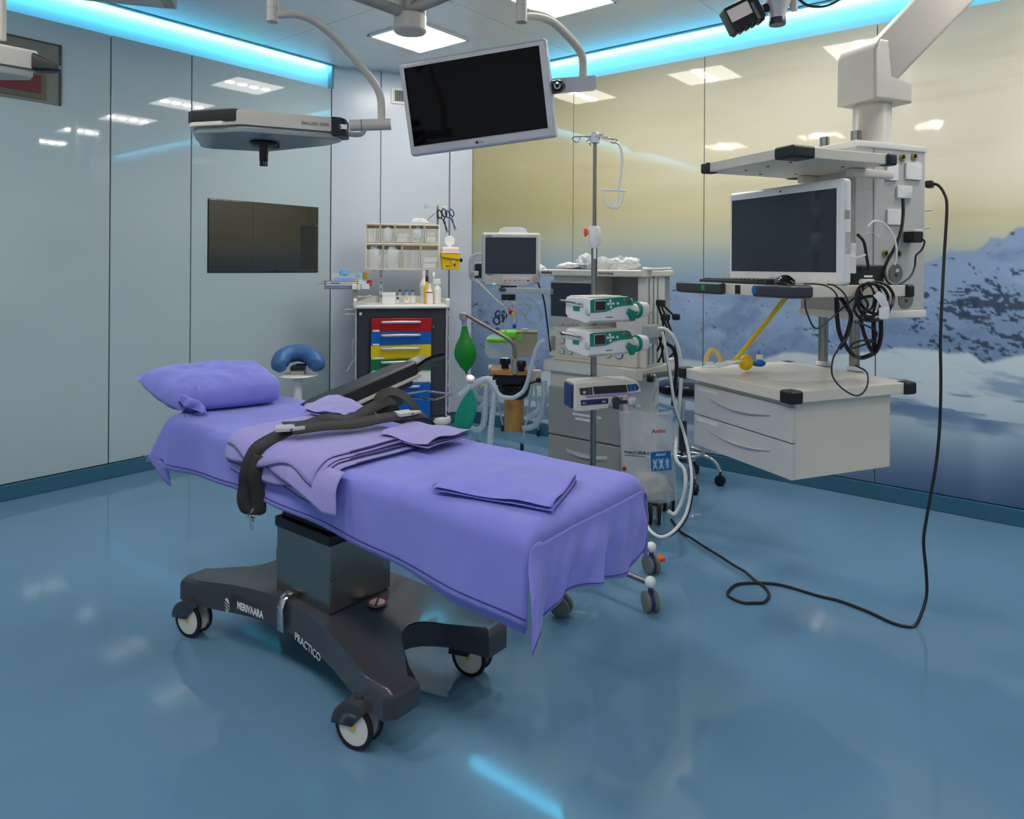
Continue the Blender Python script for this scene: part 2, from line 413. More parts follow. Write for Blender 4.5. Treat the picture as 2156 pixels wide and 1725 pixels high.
# ------------------------------------------------------------------ the mural: a print on five glass panels, with falloff and haze painted in
def mixc(a, b, t):
    t = 0 if t < 0 else 1 if t > 1 else t
    return tuple(x + (y - x) * t for x, y in zip(a, b))
def ramp(x, st):
    if x <= st[0][0]: return st[0][1]
    for (x0, c0), (x1, c1) in zip(st, st[1:]):
        if x <= x1: return mixc(c0, c1, (x - x0) / (x1 - x0)) if isinstance(c0, tuple) else c0 + (c1 - c0) * (x - x0) / (x1 - x0)
    return st[-1][1]
def sst(a, b, x):
    t = min(1, max(0, (x - a) / (b - a))); return t * t * (3 - 2 * t)
fbm = lambda x, y, s: noise.fractal(V((x, y, s)), 0.9, 2.1, 5)
RIDGE = [(980, 640), (1200, 625), (1320, 608), (1384, 596), (1420, 604), (1470, 612), (1560, 616), (1700, 600), (1850, 572), (1955, 543), (1975, 532), (2000, 518), (2058, 513), (2085, 490), (2112, 494), (2140, 470), (2156, 466), (2300, 430), (2600, 470)]
MID = [(980, 800), (1300, 760), (1450, 752), (1560, 770), (1650, 735), (1740, 738), (1800, 735), (1843, 728), (1900, 722), (1975, 727), (2000, 733), (2040, 728), (2075, 752), (2100, 750), (2156, 735), (2300, 745), (2600, 740)]
def mural(y, z):
    px, py = proj(XM, y, z)
    s = BY - y
    wob = 6 * fbm(s * 5, 0.3, 1.7)
    sky = ramp(py, [(60, (200, 196, 176)), (330, (216, 208, 178)), (440, (208, 199, 160)), (500, (190, 192, 170)), (545, (158, 174, 178)), (600, (138, 160, 188)), (700, (120, 144, 178))])
    sky = mixc(sky, (112, 94, 36), 0.42 * sst(1500, 980, px) * sst(560, 430, py))  # light falloff towards the left painted into the sky colour
    sky = mixc(sky, (236, 228, 208), 0.85 * sst(1450, 1900, px) * sst(480, 300, py))  # hazy wall reflection on the upper right painted into the sky colour
    k = fbm(s * 0.9, z * 7, 3.1); sky = mixc(sky, (160, 158, 120), 0.22 * max(0, k) * sst(600, 420, py))
    c = sky
    r = ramp(px, RIDGE) + wob
    if py > r - 4:
        snow = ramp(py - r, [(0, (138, 160, 190)), (60, (140, 164, 198)), (140, (128, 152, 186)), (230, (122, 146, 178))])
        snow = mixc(snow, (160, 182, 208), 0.55 * sst(0.1, 0.6, fbm(s * 2.2 + z * 1.5, z * 3.5, 9.2)))
        snow = mixc(snow, (84, 108, 148), 0.45 * sst(0.1, 0.6, fbm(s * 3 - z, z * 4, 5.5)))
        # a far slope with a pale edge falling to the left
        if 1440 < px < 1745:
            d = py - (810 - (px - 1440) * 0.58)
            snow = mixc(snow, (150, 172, 200), 0.5 * sst(9, 0, abs(d - 5))) 
        c = snow
        right = sst(1930, 2010, px)
        rock = 0.50 - 0.36 * max(sst(640, 735, py) * sst(1850, 1980, px), 0.9 * sst(30, 0, py - r) * right, 0.95 * sst(90, 20, math.hypot((px - 2090) * 0.55, (py - 610) * .9)))
        rock -= 0.2 * sst(1180, 1000, px) * sst(590, 680, py)
        if px < 1840: rock += 0.16
        rock -= 0.42 * fbm(s * 1.9 + 7.3, z * 3.6, 12.4)
        wx = .12 * fbm(s * 4, z * 4, 6.6); wz = .05 * fbm(s * 5, z * 5, 1.1)
        n = fbm((s + wx) * 11 + z * 9, (z + wz) * 24 + s * 2, 2.2) * 0.6 + 0.5 * fbm(s * 30 + wx * 20, z * 52, 7.7)
        c = mixc(c, (44, 58, 76), 0.85 * sst(rock, rock + 0.12, n))
        c = mixc(c, (70, 86, 104), 0.4 * sst(0.55, 0.8, fbm(s * 30, z * 46, 8.1)))
        c = mixc(sky, c, sst(-4, 4, py - r))
    md = ramp(px, MID) + wob * 0.6
    if py > md - 4:
        f = ramp(py - md, [(0, (204, 216, 222)), (90, (200, 213, 220)), (150, (178, 196, 208)), (200, (140, 162, 184)), (260, (94, 118, 148)), (330, (60, 88, 118))])
        f = mixc(f, (104, 130, 168), 0.6 * sst(0.12, 0.5, fbm(s * 1.6 + 3 * z, z * 6, 4.4)) * sst(210, 120, py - md))
        f = mixc(f, (84, 112, 150), 0.7 * sst(0.10, 0.25, fbm(s * 1.1 - z * 1.2, z * 14, 6.4)) * sst(30, 70, py - md) * sst(170, 120, py - md))
        c = mixc(c, f, sst(-4, 4, py - md))
    return lin(c) + (1,)
mm_ = bpy.data.materials.new('printed mountain mural glass'); mm_.use_nodes = True
nt = mm_.node_tree; b = nt.nodes['Principled BSDF']; at = nt.nodes.new('ShaderNodeVertexColor'); at.layer_name = 'print'
nt.links.new(at.outputs['Color'], b.inputs['Base Color']); b.inputs['Roughness'].default_value = 0.035; b.inputs['Specular IOR Level'].default_value = 0.6
ms = [BY, 3.146, 2.044, .943, -.16, -1.26, Y0]
for q, (a, bb) in enumerate(zip(ms, ms[1:])):
    y0, y1 = bb + .003, a - .003; z0, z1 = .1, PT
    vis = q < 5
    nu, nv = (int((y1 - y0) / .0095), int((z1 - z0) / .0095)) if vis else (6, 10)
    me = bpy.data.meshes.new('mural_panel'); vs = []; fs = []; cols = []
    for i in range(nu + 1):
        for j in range(nv + 1):
            y, z = y0 + (y1 - y0) * i / nu, z0 + (z1 - z0) * j / nv
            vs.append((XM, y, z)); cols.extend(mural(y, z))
    for i in range(nu):
        for j in range(nv):
            k = i * (nv + 1) + j; fs.append((k, k + 1, k + nv + 2, k + nv + 1))
    n0 = len(vs)
    for (y, z) in ((y0, z0), (y1, z0), (y1, z1), (y0, z1)): vs.append((XM, y, z)); cols.extend((.42, .39, .33, 1))
    for (y, z) in ((y0, z0), (y1, z0), (y1, z1), (y0, z1)): vs.append((XM + .02, y, z)); cols.extend((.42, .39, .33, 1))
    for i in range(4): fs.append((n0 + i, n0 + (i + 1) % 4, n0 + 4 + (i + 1) % 4, n0 + 4 + i))
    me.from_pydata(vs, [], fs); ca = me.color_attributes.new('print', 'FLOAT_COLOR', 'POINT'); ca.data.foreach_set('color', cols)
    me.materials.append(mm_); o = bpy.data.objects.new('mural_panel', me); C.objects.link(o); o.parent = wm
# ------------------------------------------------------------------ operating table
TX, TY = 1.6, 2.08
ot = thing('operating_table', 'mobile operating table on a dark four castor base beneath the violet sheet', 'operating table', (TX, TY, 0))
# base shell: H shaped plan with waisted sides and an arch between the end legs
def shell_outline():
    q = []
    for i in range(13):                              # near side, foot to head, waisted
        t = i / 12; y = -.575 + 1.15 * t; q.append((-.275 + .085 * math.sin(math.pi * t) ** 1.3, y))
    out = []
    foot = []
    for i in range(11):                              # foot notch from far leg to near leg
        t = i / 10; x = .155 - .31 * t; foot.append((x, -.60 + .24 * math.sin(math.pi * t) ** .45))
    out += [(-.155, -.60), (-.245, -.60), (-.275, -.575)] + q[1:-1] + [(-.275, .575), (-.245, .60)]
    out += [(-x, -y) for x, y in foot][::1]
    out += [(.245, .60), (.275, .575)] + [(-x, y) for x, y in reversed(q[1:-1])] + [(.275, -.575), (.245, -.60)]
    out += foot[:-1]
    r = []
    for p in out:
        if not r or math.dist(r[-1], p) > .004: r.append(p)
    return r
m = M(); ol = shell_outline()
vs = m.prism(ol, .125, .225, bev=.028, seg=4, topbev=True)
bmesh.ops.triangulate(m.b, faces=[f for f in m.b.faces if len(f.verts) > 4])
for v in m.b.verts:
    k = max(0, 1 - (abs(v.co.y) / .42) ** 2)
    v.co.z += (.030 if v.co.z > .17 else .028) * k
    if v.co.z > .17: v.co.z -= .02 * max(0, (abs(v.co.y) - .4) / .2)
m.obj('base_shell', m_shell, ot, ang=50)
# bright band round the waist of the near side
bd = M(); pr = [(-.205, .152), (-.208, .232), (-.196, .262), (-.165, .276)]
bd.grid(lambda u, v: V((lambda p, q, f: (p[0] + (q[0] - p[0]) * f, -.012 + .034 * v + .02, p[1] + (q[1] - p[1]) * f))(pr[min(2, int(u * 2.999))], pr[min(2, int(u * 2.999)) + 1], u * 3 - min(2, int(u * 2.999)))), 6, 2)
bd.obj('bright_band', m_chrome, ot, solid=.003)
# lettering on the near side of the base
text('MERIVAARA', .036, ot, (-.2285, .255, .170), (.06, -1, .045), (0, .02, 1), m_txtw, bold=.0012, sx=.78)
M().cyl((0, 0, 0), (.002, 0, 0), .024, n=24).obj('logo_globe', m_txtw, ot, loc=(-.247, .292, .176), rz=R(-12))
for k in (-1, 0, 1):
    M().box((0, 0, 0), (.003, .052, .004)).obj('logo_stripe', m_shell, ot, loc=(-.2475, .292, .176 + .011 * k), rz=R(-12))
text('PRACTICO', .036, ot, (-.2235, -.085, .172), (-.12, -1, -.06), (0, .06, 1), m_txtw, sx=.95)
# steel column, bellows, inner shroud
cx0, cx1, cy0, cy1 = 1.445 - TX, 1.70 - TX, 1.905 - TY, 2.205 - TY
M().span((cx0, cy0, .25), (cx1, cy1, .475), .004).obj('column_cover', m_steel, ot)
M().span((cx0 + .004, cy0 - .004, .255), (cx1 + .006, cy0 + .02, .36), .002).obj('cover_flap', m_steel, ot)
M().span((cx0 - .006, cy0 - .006, .475), (cx1 - .08, cy1 + .006, .512), .006).obj('column_collar', m_blackg, ot)
mm = M()
for k in range(5): mm.span((cx0 + .012 + .006 * (k % 2), cy0 + .012, .512 + .02 * k), (cx1 - .09, cy1 - .012, .530 + .02 * k), .004, 1)
mm.obj('bellows', m_rubber, ot)
M().span((cx0 + .02, cy0 - .03, .585), (cx1, cy1 + .05, .625), .004).obj('top_bracket', m_grey, ot)
# crank lever
mm = M(); a = V((1.49, 1.86, .545)) - V((TX, TY, 0))
mm.tube([a, a + V((0, 0, -.03)), a + V((.05, -.02, -.05)), a + V((.11, -.03, -.06))], .009, n=8); mm.box(a, (.02, .02, .05), .004)
mm.obj('crank_lever', m_black, ot)
# warning sticker
st = M().cyl((0, 0, 0), (0, 0, .0015), .034, n=28).obj('warning_sticker', m_plw, ot, loc=(1.602 - TX, 1.851 - TY, .252))
mm = M(); mm.lathe([(.027, .0015), (.034, .0015), (.034, .0025), (.027, .0025), (.027, .0015)], n=28, closed=True); mm.box((0, 0, .002), (.056, .007, .001), rot=Matrix.Rotation(R(40), 3, 'Z'))
mm.obj('red_ring', m_red, st)
# floor lock beneath the foot end
M().span((1.50 - TX, 1.80 - TY, .05), (1.66 - TX, 1.93 - TY, .15), .01).obj('floor_lock', m_rubber, ot)
M().span((1.53 - TX, 1.79 - TY, .08), (1.57 - TX, 1.80 - TY, .12), .003).obj('lock_label', m_yellow, ot)
# castors
def castor(x, y, ang, par, r=.066, hood=m_shell, disc=m_offw, tyre=m_rubber, name='castor', w=.05):
    c = thing(name, None, None, (x, y, 0), ang); c.parent = par
    mm = M()
    for s in (-1, 1): mm.lathe([(r * .9, s * w * .5 - .006), (r * .98, s * w * .5 - .004), (r, s * w * .5), (r * .98, s * w * .5 + .005), (r * .8, s * w * .5 + .006), (r * .8, s * w * .5 - .006), (r * .9, s * w * .5 - .006)], (0, 0, r), (1, 0, 0), 28, closed=True)
    mm.obj('tyre', tyre, c)
    for s in (-1, 1): M().lathe([(0, s * (w * .5 + .004)), (r * .5, s * (w * .5 + .006)), (r * .9, s * (w * .5 + .003)), (r * .9, s * (w * .5 - .006)), (0, s * (w * .5 - .006))], (0, 0, r), (1, 0, 0), 28).obj('wheel_disc', disc, c)
    mm = M()                                          # fender over the upper half
    mm.grid(lambda u, v: V(((v - .5) * (w + .026), (r + .007) * math.cos(math.pi * (u * .72 + .0)), r + (r + .007) * math.sin(math.pi * (u * .72 + .0)))), 12, 1)
    for s in (-.5, .5):
        cc = mm.b.verts.new((s * (w + .026), -.0, r + .006)); arc = [v for v in mm.b.verts if abs(v.co.x - s * (w + .026)) < 1e-6 and v is not cc]
        for p, q in zip(arc, arc[1:]): mm.b.faces.new((cc, p, q))
    mm.obj('fender', hood, c, solid=.003)
    M().cyl((0, 0, r * 1.3), (0, .0, r * 2.25), .016, n=14).obj('stem', m_steel, c)
    M().box((-(w * .5 + .008), 0, r), (.004, .014, .016), .003).obj('brake_tag', m_yellow, c)
    return c
wa = R(65 - 51.51)
for (x, y) in ((1.345, 1.628), (1.35, 2.60), (1.825, 1.615), (1.825, 2.56)): castor(x - TX, y - TY, wa, ot)
# table top: padded board, narrower at the head
m = M(); m.prism([(1.32, 1.05), (1.80, 1.05), (1.82, 1.08), (1.82, 2.68), (1.68, 2.92), (1.45, 2.92), (1.305, 2.68)], .70, .785, bev=.02, seg=3)
m.T = Matrix.Identity(4)
m.obj('mattress', m_pad, ot, loc=(-TX, -TY, 0))
m = M(); m.prism([(1.325, 1.05), (1.79, 1.05), (1.79, 2.70), (1.70, 2.82), (1.42, 2.82), (1.325, 2.70)], .612, .70, bev=.015, seg=3)
m.obj('table_frame', m_midgrey, ot, loc=(-TX, -TY, 0))
M().span((1.306 - TX, 1.15 - TY, .66), (1.316 - TX, 2.6 - TY, .680), .002).obj('side_rail', m_steel, ot)
M().span((1.825 - TX, 1.15 - TY, .655), (1.835 - TX, 2.6 - TY, .680), .002).obj('side_rail', m_steel, ot)

# ------------------------------------------------------------------ the draped sheet
ZT = lambda y: .800 + .022 * sst(1.6, 2.7, y)
def nearx(y): return 1.30 + max(0, y - 2.68) * .75
def sh(s, off, y, rad=.045):                         # s = distance from the near shoulder, negative down the near side
    zt = ZT(y); q = rad * math.pi / 2; xn = nearx(y)
    if s >= 0: return (xn + rad - .01 + s, zt + off)
    if s > -q:
        a = -s / rad; return (xn + rad - .01 - (rad + off) * math.sin(a), zt - rad + (rad + off) * math.cos(a))
    return (xn - .01 - off, zt - rad - (-s - q))
WID = .475
def sheet_pt(u, v):                                   # u along head..foot, v across near hem..far hem
    y = 2.955 - u * (2.955 - .965)
    L0 = .165 + .0707; tot = L0 + WID + L0
    s = v * tot - L0
    yy = y
    if s <= WID:
        if s < 0 and y > 2.6:                         # the near side flares towards the head end
            k = (y - 2.6) / .355; y = 2.6 + k * (.10 + .21 * min(1, -s / L0)); yy = min(y, 2.72)
            x, z = sh(s, 0, yy); x -= .0 if s > -.02 else 0
        else:
            x, z = sh(s, 0, y)
            if s > 0: x -= s / WID * 1.5 * max(0, y - 2.68)
    else:
        x2, z = sh(-(s - WID), 0, y); x = nearx(y) + .035 + WID - 1.5 * max(0, y - 2.68) + (nearx(y) + .035 - x2)
    if s < 0:                                         # soft waves along the hanging side
        d = min(1, -s / L0)
        x -= d * (.010 + .010 * math.sin(y * 7 + 1) + .006 * math.sin(y * 17))
        z += .008 * d * math.sin(y * 5.3 + 2.2) - .02 * d * sst(1.5, 1.0, y) + .022 * d * sst(1.3, 1.7, y) * sst(2.95, 2.7, y) + .030 * d * math.exp(-((y - 1.85) / .36) ** 2)
        z -= .0
    else:
        z += .0025 * noise.noise(V((x * 9, y * 5, 0))) + .0016 * noise.noise(V((x * 28, y * 9, 3)))
        for yc in (1.45, 1.95): z += .002 * math.exp(-((y - yc) / .012) ** 2)
    if y < 1.02: z -= .05 * (1 - math.sqrt(max(0.0, 1 - ((1.02 - y) / .056) ** 2))) * (1 if s >= 0 else max(0, 1 + s / .08))
    return V((x, y, z))
m = M(); m.grid(sheet_pt, 90, 70)
# foot flap with soft vertical folds and a long near corner
def flap(u, v):
    st = -.035 + u * (WID + .06); p = sheet_pt(1.0, (st + .2357) / (2 * .2357 + WID))
    xb = 1.226 + u * (1.822 - 1.226); x = p.x + (xb - p.x) * v ** .55
    zb = .556 + .052 * sst(1.30, 1.39, xb) - .05 * sst(1.45, 1.72, xb) + .03 * sst(1.74, 1.82, xb)
    z = p.z + (zb - p.z) * v; d = sst(0, .5, v)
    y = p.y - .012 * d - .013 * d * math.sin(xb * 42) * v - .011 * d * math.sin(xb * 21 + 1.0) * v + .03 * sst(1.76, 1.822, xb) * v - .004 * d * math.sin(xb * 75 + 5 * v)
    if xb < 1.31: y -= .014 * v
    return V((x, y, z))
m.grid(flap, 60, 26)
# loose corner hanging at the head
m.grid(lambda u, v: V((1.288 + .012 * v, 2.90 - .22 * u + .0 * v, .642 - .075 * v * sst(0, 1, u) * 1.0 - .012 * v)), 8, 6)
# second layer of the hem showing below on the near side
m.grid(lambda u, v: V((1.297 + .003 * math.sin(9 * u), 1.46 - u * .475, .648 - (.048 + .030 * sst(.0, .6, u)) * v - .02 * u)), 30, 4)
sh_o = tag(m.obj('bed_sheet', m_sheet, loc=(0, 0, 0), ang=60, solid=.0016), 'violet blue sheet draped over the operating table with hanging foot end', 'bed sheet')
mm = M()
mm.tube([sheet_pt(i / 40, .022) + V((-.0022, 0, 0)) for i in range(3, 41)], .0011, n=5, sm=1)
mm.tube([flap(i / 30, .955) + V((0, -.0025, 0)) for i in range(0, 31)], .0011, n=5, sm=1)
mm.obj('hem_seam', m_hem, sh_o)

# ------------------------------------------------------------------ pillow
pc = [V((1.336, 3.116, .925)), V((1.80, 2.955, .935)), V((1.315, 2.665, .848)), V((1.725, 2.545, .868))]   # head near, head far, foot near, foot far
def pil(u, v, sgn):
    b = pc[0] * (1 - u) * (1 - v) + pc[1] * u * (1 - v) + pc[2] * (1 - u) * v + pc[3] * u * v
    vv = max(0, (v - .14) / .86); e = lambda t: max(0, 1 - abs(2 * t - 1) ** 4.0)
    t = .078 * (e(u) ** .42) * (e(vv) ** .40)
    n = noise.noise(V((b.x * 14 + b.y * 8, b.y * 9 - b.x * 6, 5 * sgn))) * .010 + noise.noise(V((b.x * 34, b.y * 20, 2))) * .004
    k = min(1, t / .03)
    n += (.005 * math.sin(26 * (u * .5 + v) + 5 * noise.noise(V((u * 3, v * 3, 4)))) * (1 - v) ** 1.5 + .006 * math.sin(40 * u + 9 * v) * max(0, v - .6) * 2.2 * (1 - u)) if sgn > 0 else 0
    pin = (abs(2 * u - 1) ** 6) * .02 + (.13 if v > .5 else .02) * abs((2 * u - 1) * (2 * v - 1)) ** 5
    z = b.z + sgn * t * (1.0 if sgn > 0 else .75) + n * k + (.006 * noise.noise(V((u * 9, v * 9, 1))) if k < .3 else 0)
    c = (pc[0] + pc[3]) / 2
    if v > .85 and u < .2: z += .012 * math.sin(60 * u + 30 * v) * k
    return V((b.x + (c.x - b.x) * pin, b.y + (c.y - b.y) * pin, max(z, ZT(b.y) + .012 if b.y < 2.9 else .80)))
m = M(); m.grid(lambda u, v: pil(u, v, 1), 44, 44); m.grid(lambda u, v: pil(u, v, -1) - V((0, 0, .001)), 44, 44)
bmesh.ops.remove_doubles(m.b, verts=m.b.verts, dist=.0012)
pl = tag(m.obj('pillow', m_sheet, ang=75), 'plump violet blue pillow at the head of the operating table', 'pillow')
mm = M()                                             # knotted corner of the pillow case
mm.grid(lambda u, v: (lambda a, r: V((1.338 + .05 * v - .045 * math.cos(a) * r * .6, 2.655 + .065 * math.sin(a) * r - .03 * v, .856 + .028 * math.sin(2 * a + 3 * v) * r * .5 + .028 * math.cos(a) * r)))(2 * math.pi * u, (.35 + .65 * math.sin(math.pi * min(1, v * .9 + .1))) * (1 + .18 * math.sin(14 * math.pi * u))), 40, 10, wrapu=True)
mm.obj('knotted_corner', m_sheet, pl, ang=80)

# ------------------------------------------------------------------ folded cloths
def folded(name, label, cat, A, B, Cc, D, n, gap, mt, zfun=None, na=26, seg=10, wob=.004, grp=None, edge=True):
    A, B, Cc, D = [V(p) for p in (A, B, Cc, D)]; ns = n * seg
    def fn(u, v):                                      # u along the sweep A->D, v along the serpentine section A->B
        t = v * n; i = min(n - 1, int(t)); f = t - i
        x = f if i % 2 == 0 else 1 - f
        dz = gap * i
        if f > .9 and i < n - 1: dz += gap * (f - .9) / .1 * .5
        if f < .1 and i > 0: dz -= gap * (.1 - f) / .1 * .5
        x = x * .96 + .02 * (i % 2) + .012 * math.sin(3.1 * i + 4 * u)
        uu = u + .012 * math.sin(2.7 * i + 1.3)
        p = A * (1 - x) * (1 - uu) + B * x * (1 - uu) + D * (1 - x) * uu + Cc * x * uu
        w_ = wob * noise.noise(V((p.x * 12, p.y * 12, 3.3 + .1 * i))) * (i + 1) / n * 2
        return V((p.x, p.y, p.z + dz + w_))
    m = M(); m.grid(fn, na, ns)
    o = tag(m.obj(name, mt, ang=60, solid=.0022), label, cat, grp)
    if edge:
        mm = M()
        for i in range(n):
            mm.tube([fn(1.0, (i + .06 + .88 * k / 8) / n) + V((0, 0, .0005)) for k in range(9)], .0014, n=5, sm=1)
        mm.obj('piping', m_hem, o)
    return o
folded('folded_sheet', 'folded violet blue sheet lying flat at the foot of the table', 'folded cloth', (1.318, 1.312, .812), (1.56, 1.40, .812), (1.664, 1.084, .808), (1.405, .99, .806), 3, .0075, m_sheet)
# wide lavender band of folded drapes lying across the table and over its near edge
def band(off, s0, s1, y0, y1, skew=0.0, wob=.004, nv=40):
    def fn(u, v):
        y = y0 + (y1 - y0) * u + skew * v; s = s0 + (s1 - s0) * v
        s += .012 * math.sin(9 * u + off * 400)
        x, z = sh(s, off + wob * (1 + noise.noise(V((s * 8, y * 8, off * 100)))), y)
        if s < 0: x -= .012 + .010 * (1 - u) * min(1, -s / .1)
        return V((x, y, z))
    return fn
m = M()
m.grid(band(.008, -.115, .33, 1.66, 2.20, -.0), 26, 34)
m.grid(band(.015, -.105, .32, 1.69, 2.205), 26, 34)
m.grid(band(.022, -.075, .30, 1.70, 2.215), 26, 34)
m.grid(band(.029, -.06, .315, 1.72, 2.21), 26, 34)
# tip hanging over the near edge
m.grid(lambda u, v: (lambda q: V((q[0] - .028 - .012 * v, 1.86 - .24 * u - .02 * v, q[1] + .0)))(sh(-.02 - (.085 + .035 * u) * v * (1 - .5 * abs(u - .75)), .016, 1.7)), 12, 10)
bo = tag(m.obj('folded_drape', m_sheet2, ang=60, solid=.002), 'lavender drapes folded in layers across the middle of the table', 'folded cloth')
mm = M()
for off, s0, s1, y0 in ((.008, -.115, .33, 1.66), (.015, -.105, .32, 1.69), (.022, -.075, .30, 1.70), (.029, -.06, .315, 1.72)):
    f = band(off, s0, s1, y0, 2.2); mm.tube([f(0, .3 + .68 * k / 20) + V((0, -.001, .0012)) for k in range(21)], .0014, n=5, sm=1)
    mm.tube([f(k / 20, .004) + V((-.001, 0, 0)) for k in range(21)], .0012, n=5, sm=1)
mm.obj('piping', m_hem, bo)
folded('folded_towel', 'lavender cloth folded with an upturned corner beside the black arm board', 'folded cloth', (1.57, 2.235, .852), (1.79, 2.36, .858), (1.765, 2.03, .862), (1.575, 1.99, .855), 3, .008, m_sheet2, wob=.010)
folded('folded_towel', 'lavender cloth folded with dark piping at the far edge of the table', 'folded cloth', (1.565, 1.80, .832), (1.73, 1.835, .832), (1.80, 1.60, .826), (1.575, 1.585, .826), 3, .009, m_sheet2, wob=.008)

# ------------------------------------------------------------------ safety strap
sp = thing('safety_strap', 'black webbing strap with silver buckles lying across the drapes', 'strap', (1.35, 2.0, .84))
so = V((1.35, 2.0, .84)); W_ = lambda *p: V(p) - so
def shp(s, off, y): x, z = sh(s, off, y); return (x - .012, y, z)
def ribbon(pts, dirs, w, k=6):
    pts = smooth([V(p) for p in pts], k); dirs = smooth([V(d).normalized() for d in dirs], k); n = len(pts) - 1; m = M()
    m.grid(lambda u, v: pts[round(u * n)] + dirs[round(u * n)].normalized() * w * (v - .5), n, 1); return m
hd_ = (-.6, .8, 0.05)
ribbon([W_(1.36, 1.975, .872), W_(*shp(.0, .05, 1.995)), W_(*shp(-.04, .050, 2.015)), W_(*shp(-.09, .044, 2.045)), W_(*shp(-.14, .036, 2.065)), W_(*shp(-.19, .034, 2.078)), W_(*shp(-.226, .026, 2.072)), W_(*shp(-.238, .016, 2.06))], [(0, 1, .35), (-.05, 1, .35), (-.3, .95, .2), (-.5, .85, .1), hd_, hd_, hd_, hd_], .052).obj('webbing', m_strap, sp, solid=.003)
ribbon([W_(*shp(-.238, .016, 2.058)), W_(*shp(-.22, .010, 2.035)), W_(*shp(-.16, .020, 2.028)), W_(*shp(-.10, .036, 2.02)), W_(*shp(-.05, .040, 2.0))], [hd_, hd_, hd_, (-.5, .85, .1), (-.3, .95, .2)], .046).obj('webbing', m_strap, sp, solid=.003)
ribbon([W_(1.33, 1.985, .880), W_(1.40, 1.965, .876), W_(1.47, 1.945, .890), W_(1.55, 1.925, .876), W_(1.62, 1.93, .894), W_(1.68, 1.92, .912), W_(1.72, 1.90, .916)], [(.05, .9, .42)] * 7, .05).obj('webbing', m_strap, sp, solid=.003)
ribbon([W_(1.33, 1.955, .872), W_(1.42, 1.925, .874), W_(1.52, 1.885, .870), W_(1.62, 1.865, .874), W_(1.72, 1.835, .874), W_(1.80, 1.82, .86), W_(1.845, 1.81, .80)], [(.05, .9, .42)] * 7, .05).obj('webbing', m_strap, sp, solid=.003)
mm = M(); mm.tube([W_(1.70, 1.895, .872), W_(1.68, 1.93, .89), W_(1.685, 1.94, .925), W_(1.72, 1.93, .945), W_(1.76, 1.90, .93), W_(1.79, 1.87, .885), W_(1.80, 1.86, .85)], 1, flat=(.044, .003), n0=(-.7, .5, .3), sm=6)
mm.obj('webbing_loop', m_strap, sp)
def buckle(x, y, z, rz):
    b_ = M(); b_.span((-.03, -.026, 0), (.03, .026, .014), .003); b_.prism([(.03, -.022), (.062, -.012), (.062, .0), (.03, .02)], .002, .01)
    o = b_.obj('buckle', m_silver, sp, loc=W_(x, y, z), rz=rz)
    M().span((-.016, -.018, .0142), (.02, .016, .0152)).obj('buckle_plate', m_grey, o); M().cyl((.02, -.03, .006), (.02, .03, .006), .005, n=10).obj('pin', m_steel, o)
buckle(1.325, 1.98, .868, R(-35)); buckle(1.715, 1.845, .872, R(-15))
mm = M(); hy = 2.07
mm.tube([W_(1.262, hy + .025, .618), W_(1.255, hy + .02, .607), W_(1.258, hy, .594), W_(1.258, hy, .56), W_(1.258, hy - .006, .548), W_(1.256, hy - .018, .55), W_(1.256, hy - .018, .565)], .0028, n=8)
mm.tube([W_(1.262, hy - .022, .624), W_(1.255, hy - .018, .612), W_(1.258, hy - .002, .596), W_(1.258, hy - .004, .56)], .0026, n=8)
mm.tube([W_(1.262, hy + .025, .620), W_(1.262, hy - .022, .626)], .0026, n=8); mm.box(W_(1.257, hy - .006, .588), (.012, .036, .006), .002); mm.box(W_(1.257, hy - .014, .578), (.010, .014, .008), .002)
mm.obj('hook', m_chrome, sp)

# ------------------------------------------------------------------ arm board beyond the table
ab = thing('arm_board', 'black padded arm board tilted upwards beside the drawer cart', 'arm board', (1.80, 2.44, .78))
ao = V((1.80, 2.44, .78)); Rm = Matrix.Rotation(-math.atan2(.1, .47), 4, 'Y') @ Matrix.Rotation(R(-9), 4, 'X')
m = M(); m.T = Rm; m.prism([(-.05, -.045), (.02, -.08), (.50, -.08), (.525, -.055), (.525, .075), (.50, .09), (.02, .09), (-.05, .06)], .004, .064, bev=.014, seg=3); m.obj('pad', m_pad, ab)
m = M(); m.T = Rm; m.span((.04, -.084, -.012), (.51, .09, .003), .003); m.obj('rail', m_arm, ab)
m = M(); m.T = Rm                                    # curved hand cradle at the raised end
m.grid(lambda u, v: V((.515 + .19 * u, -.06 + .13 * v, -.002 + .045 * abs(2 * v - 1) ** 1.6 + .012 * math.sin(math.pi * u))), 12, 12)
m.grid(lambda u, v: V((.515 + .19 * u, -.06 + .13 * v, -.016 + .045 * abs(2 * v - 1) ** 1.6 * .6 + .012 * math.sin(math.pi * u))), 12, 12)
m.grid(lambda u, v: V((.705, -.06 + .13 * u, -.016 + .014 * v + .045 * abs(2 * u - 1) ** 1.6 * (.6 + .4 * v))), 12, 1)
m.grid(lambda u, v: V((.515 + .19 * u, -.06, .029 - .018 * v + .012 * math.sin(math.pi * u) - .0 * v)), 12, 1)
m.obj('hand_cradle', mat('dark grey vinyl', (64, 64, 66), .35), ab)
m = M(); m.T = Rm; m.span((.36, -.02, -.11), (.42, .02, .0), .004); m.span((.25, -.03, -.05), (.50, .03, -.008), .01); m.obj('joint_bracket', m_dark, ab)
m = M(); m.tube([(.44, 0, .02), (.30, -.02, -.035), (.10, -.05, -.10)], 1, flat=(.05, .012), n0=(0, 0, 1), sm=3); m.obj('support_arm', m_silver, ab)
m = M(); m.tube([(.16, -.088, .02), (.19, -.095, -.06), (.23, -.10, -.14)], 1, flat=(.07, .006), n0=(0, -1, 0), sm=3); m.obj('strap', m_strap, ab)
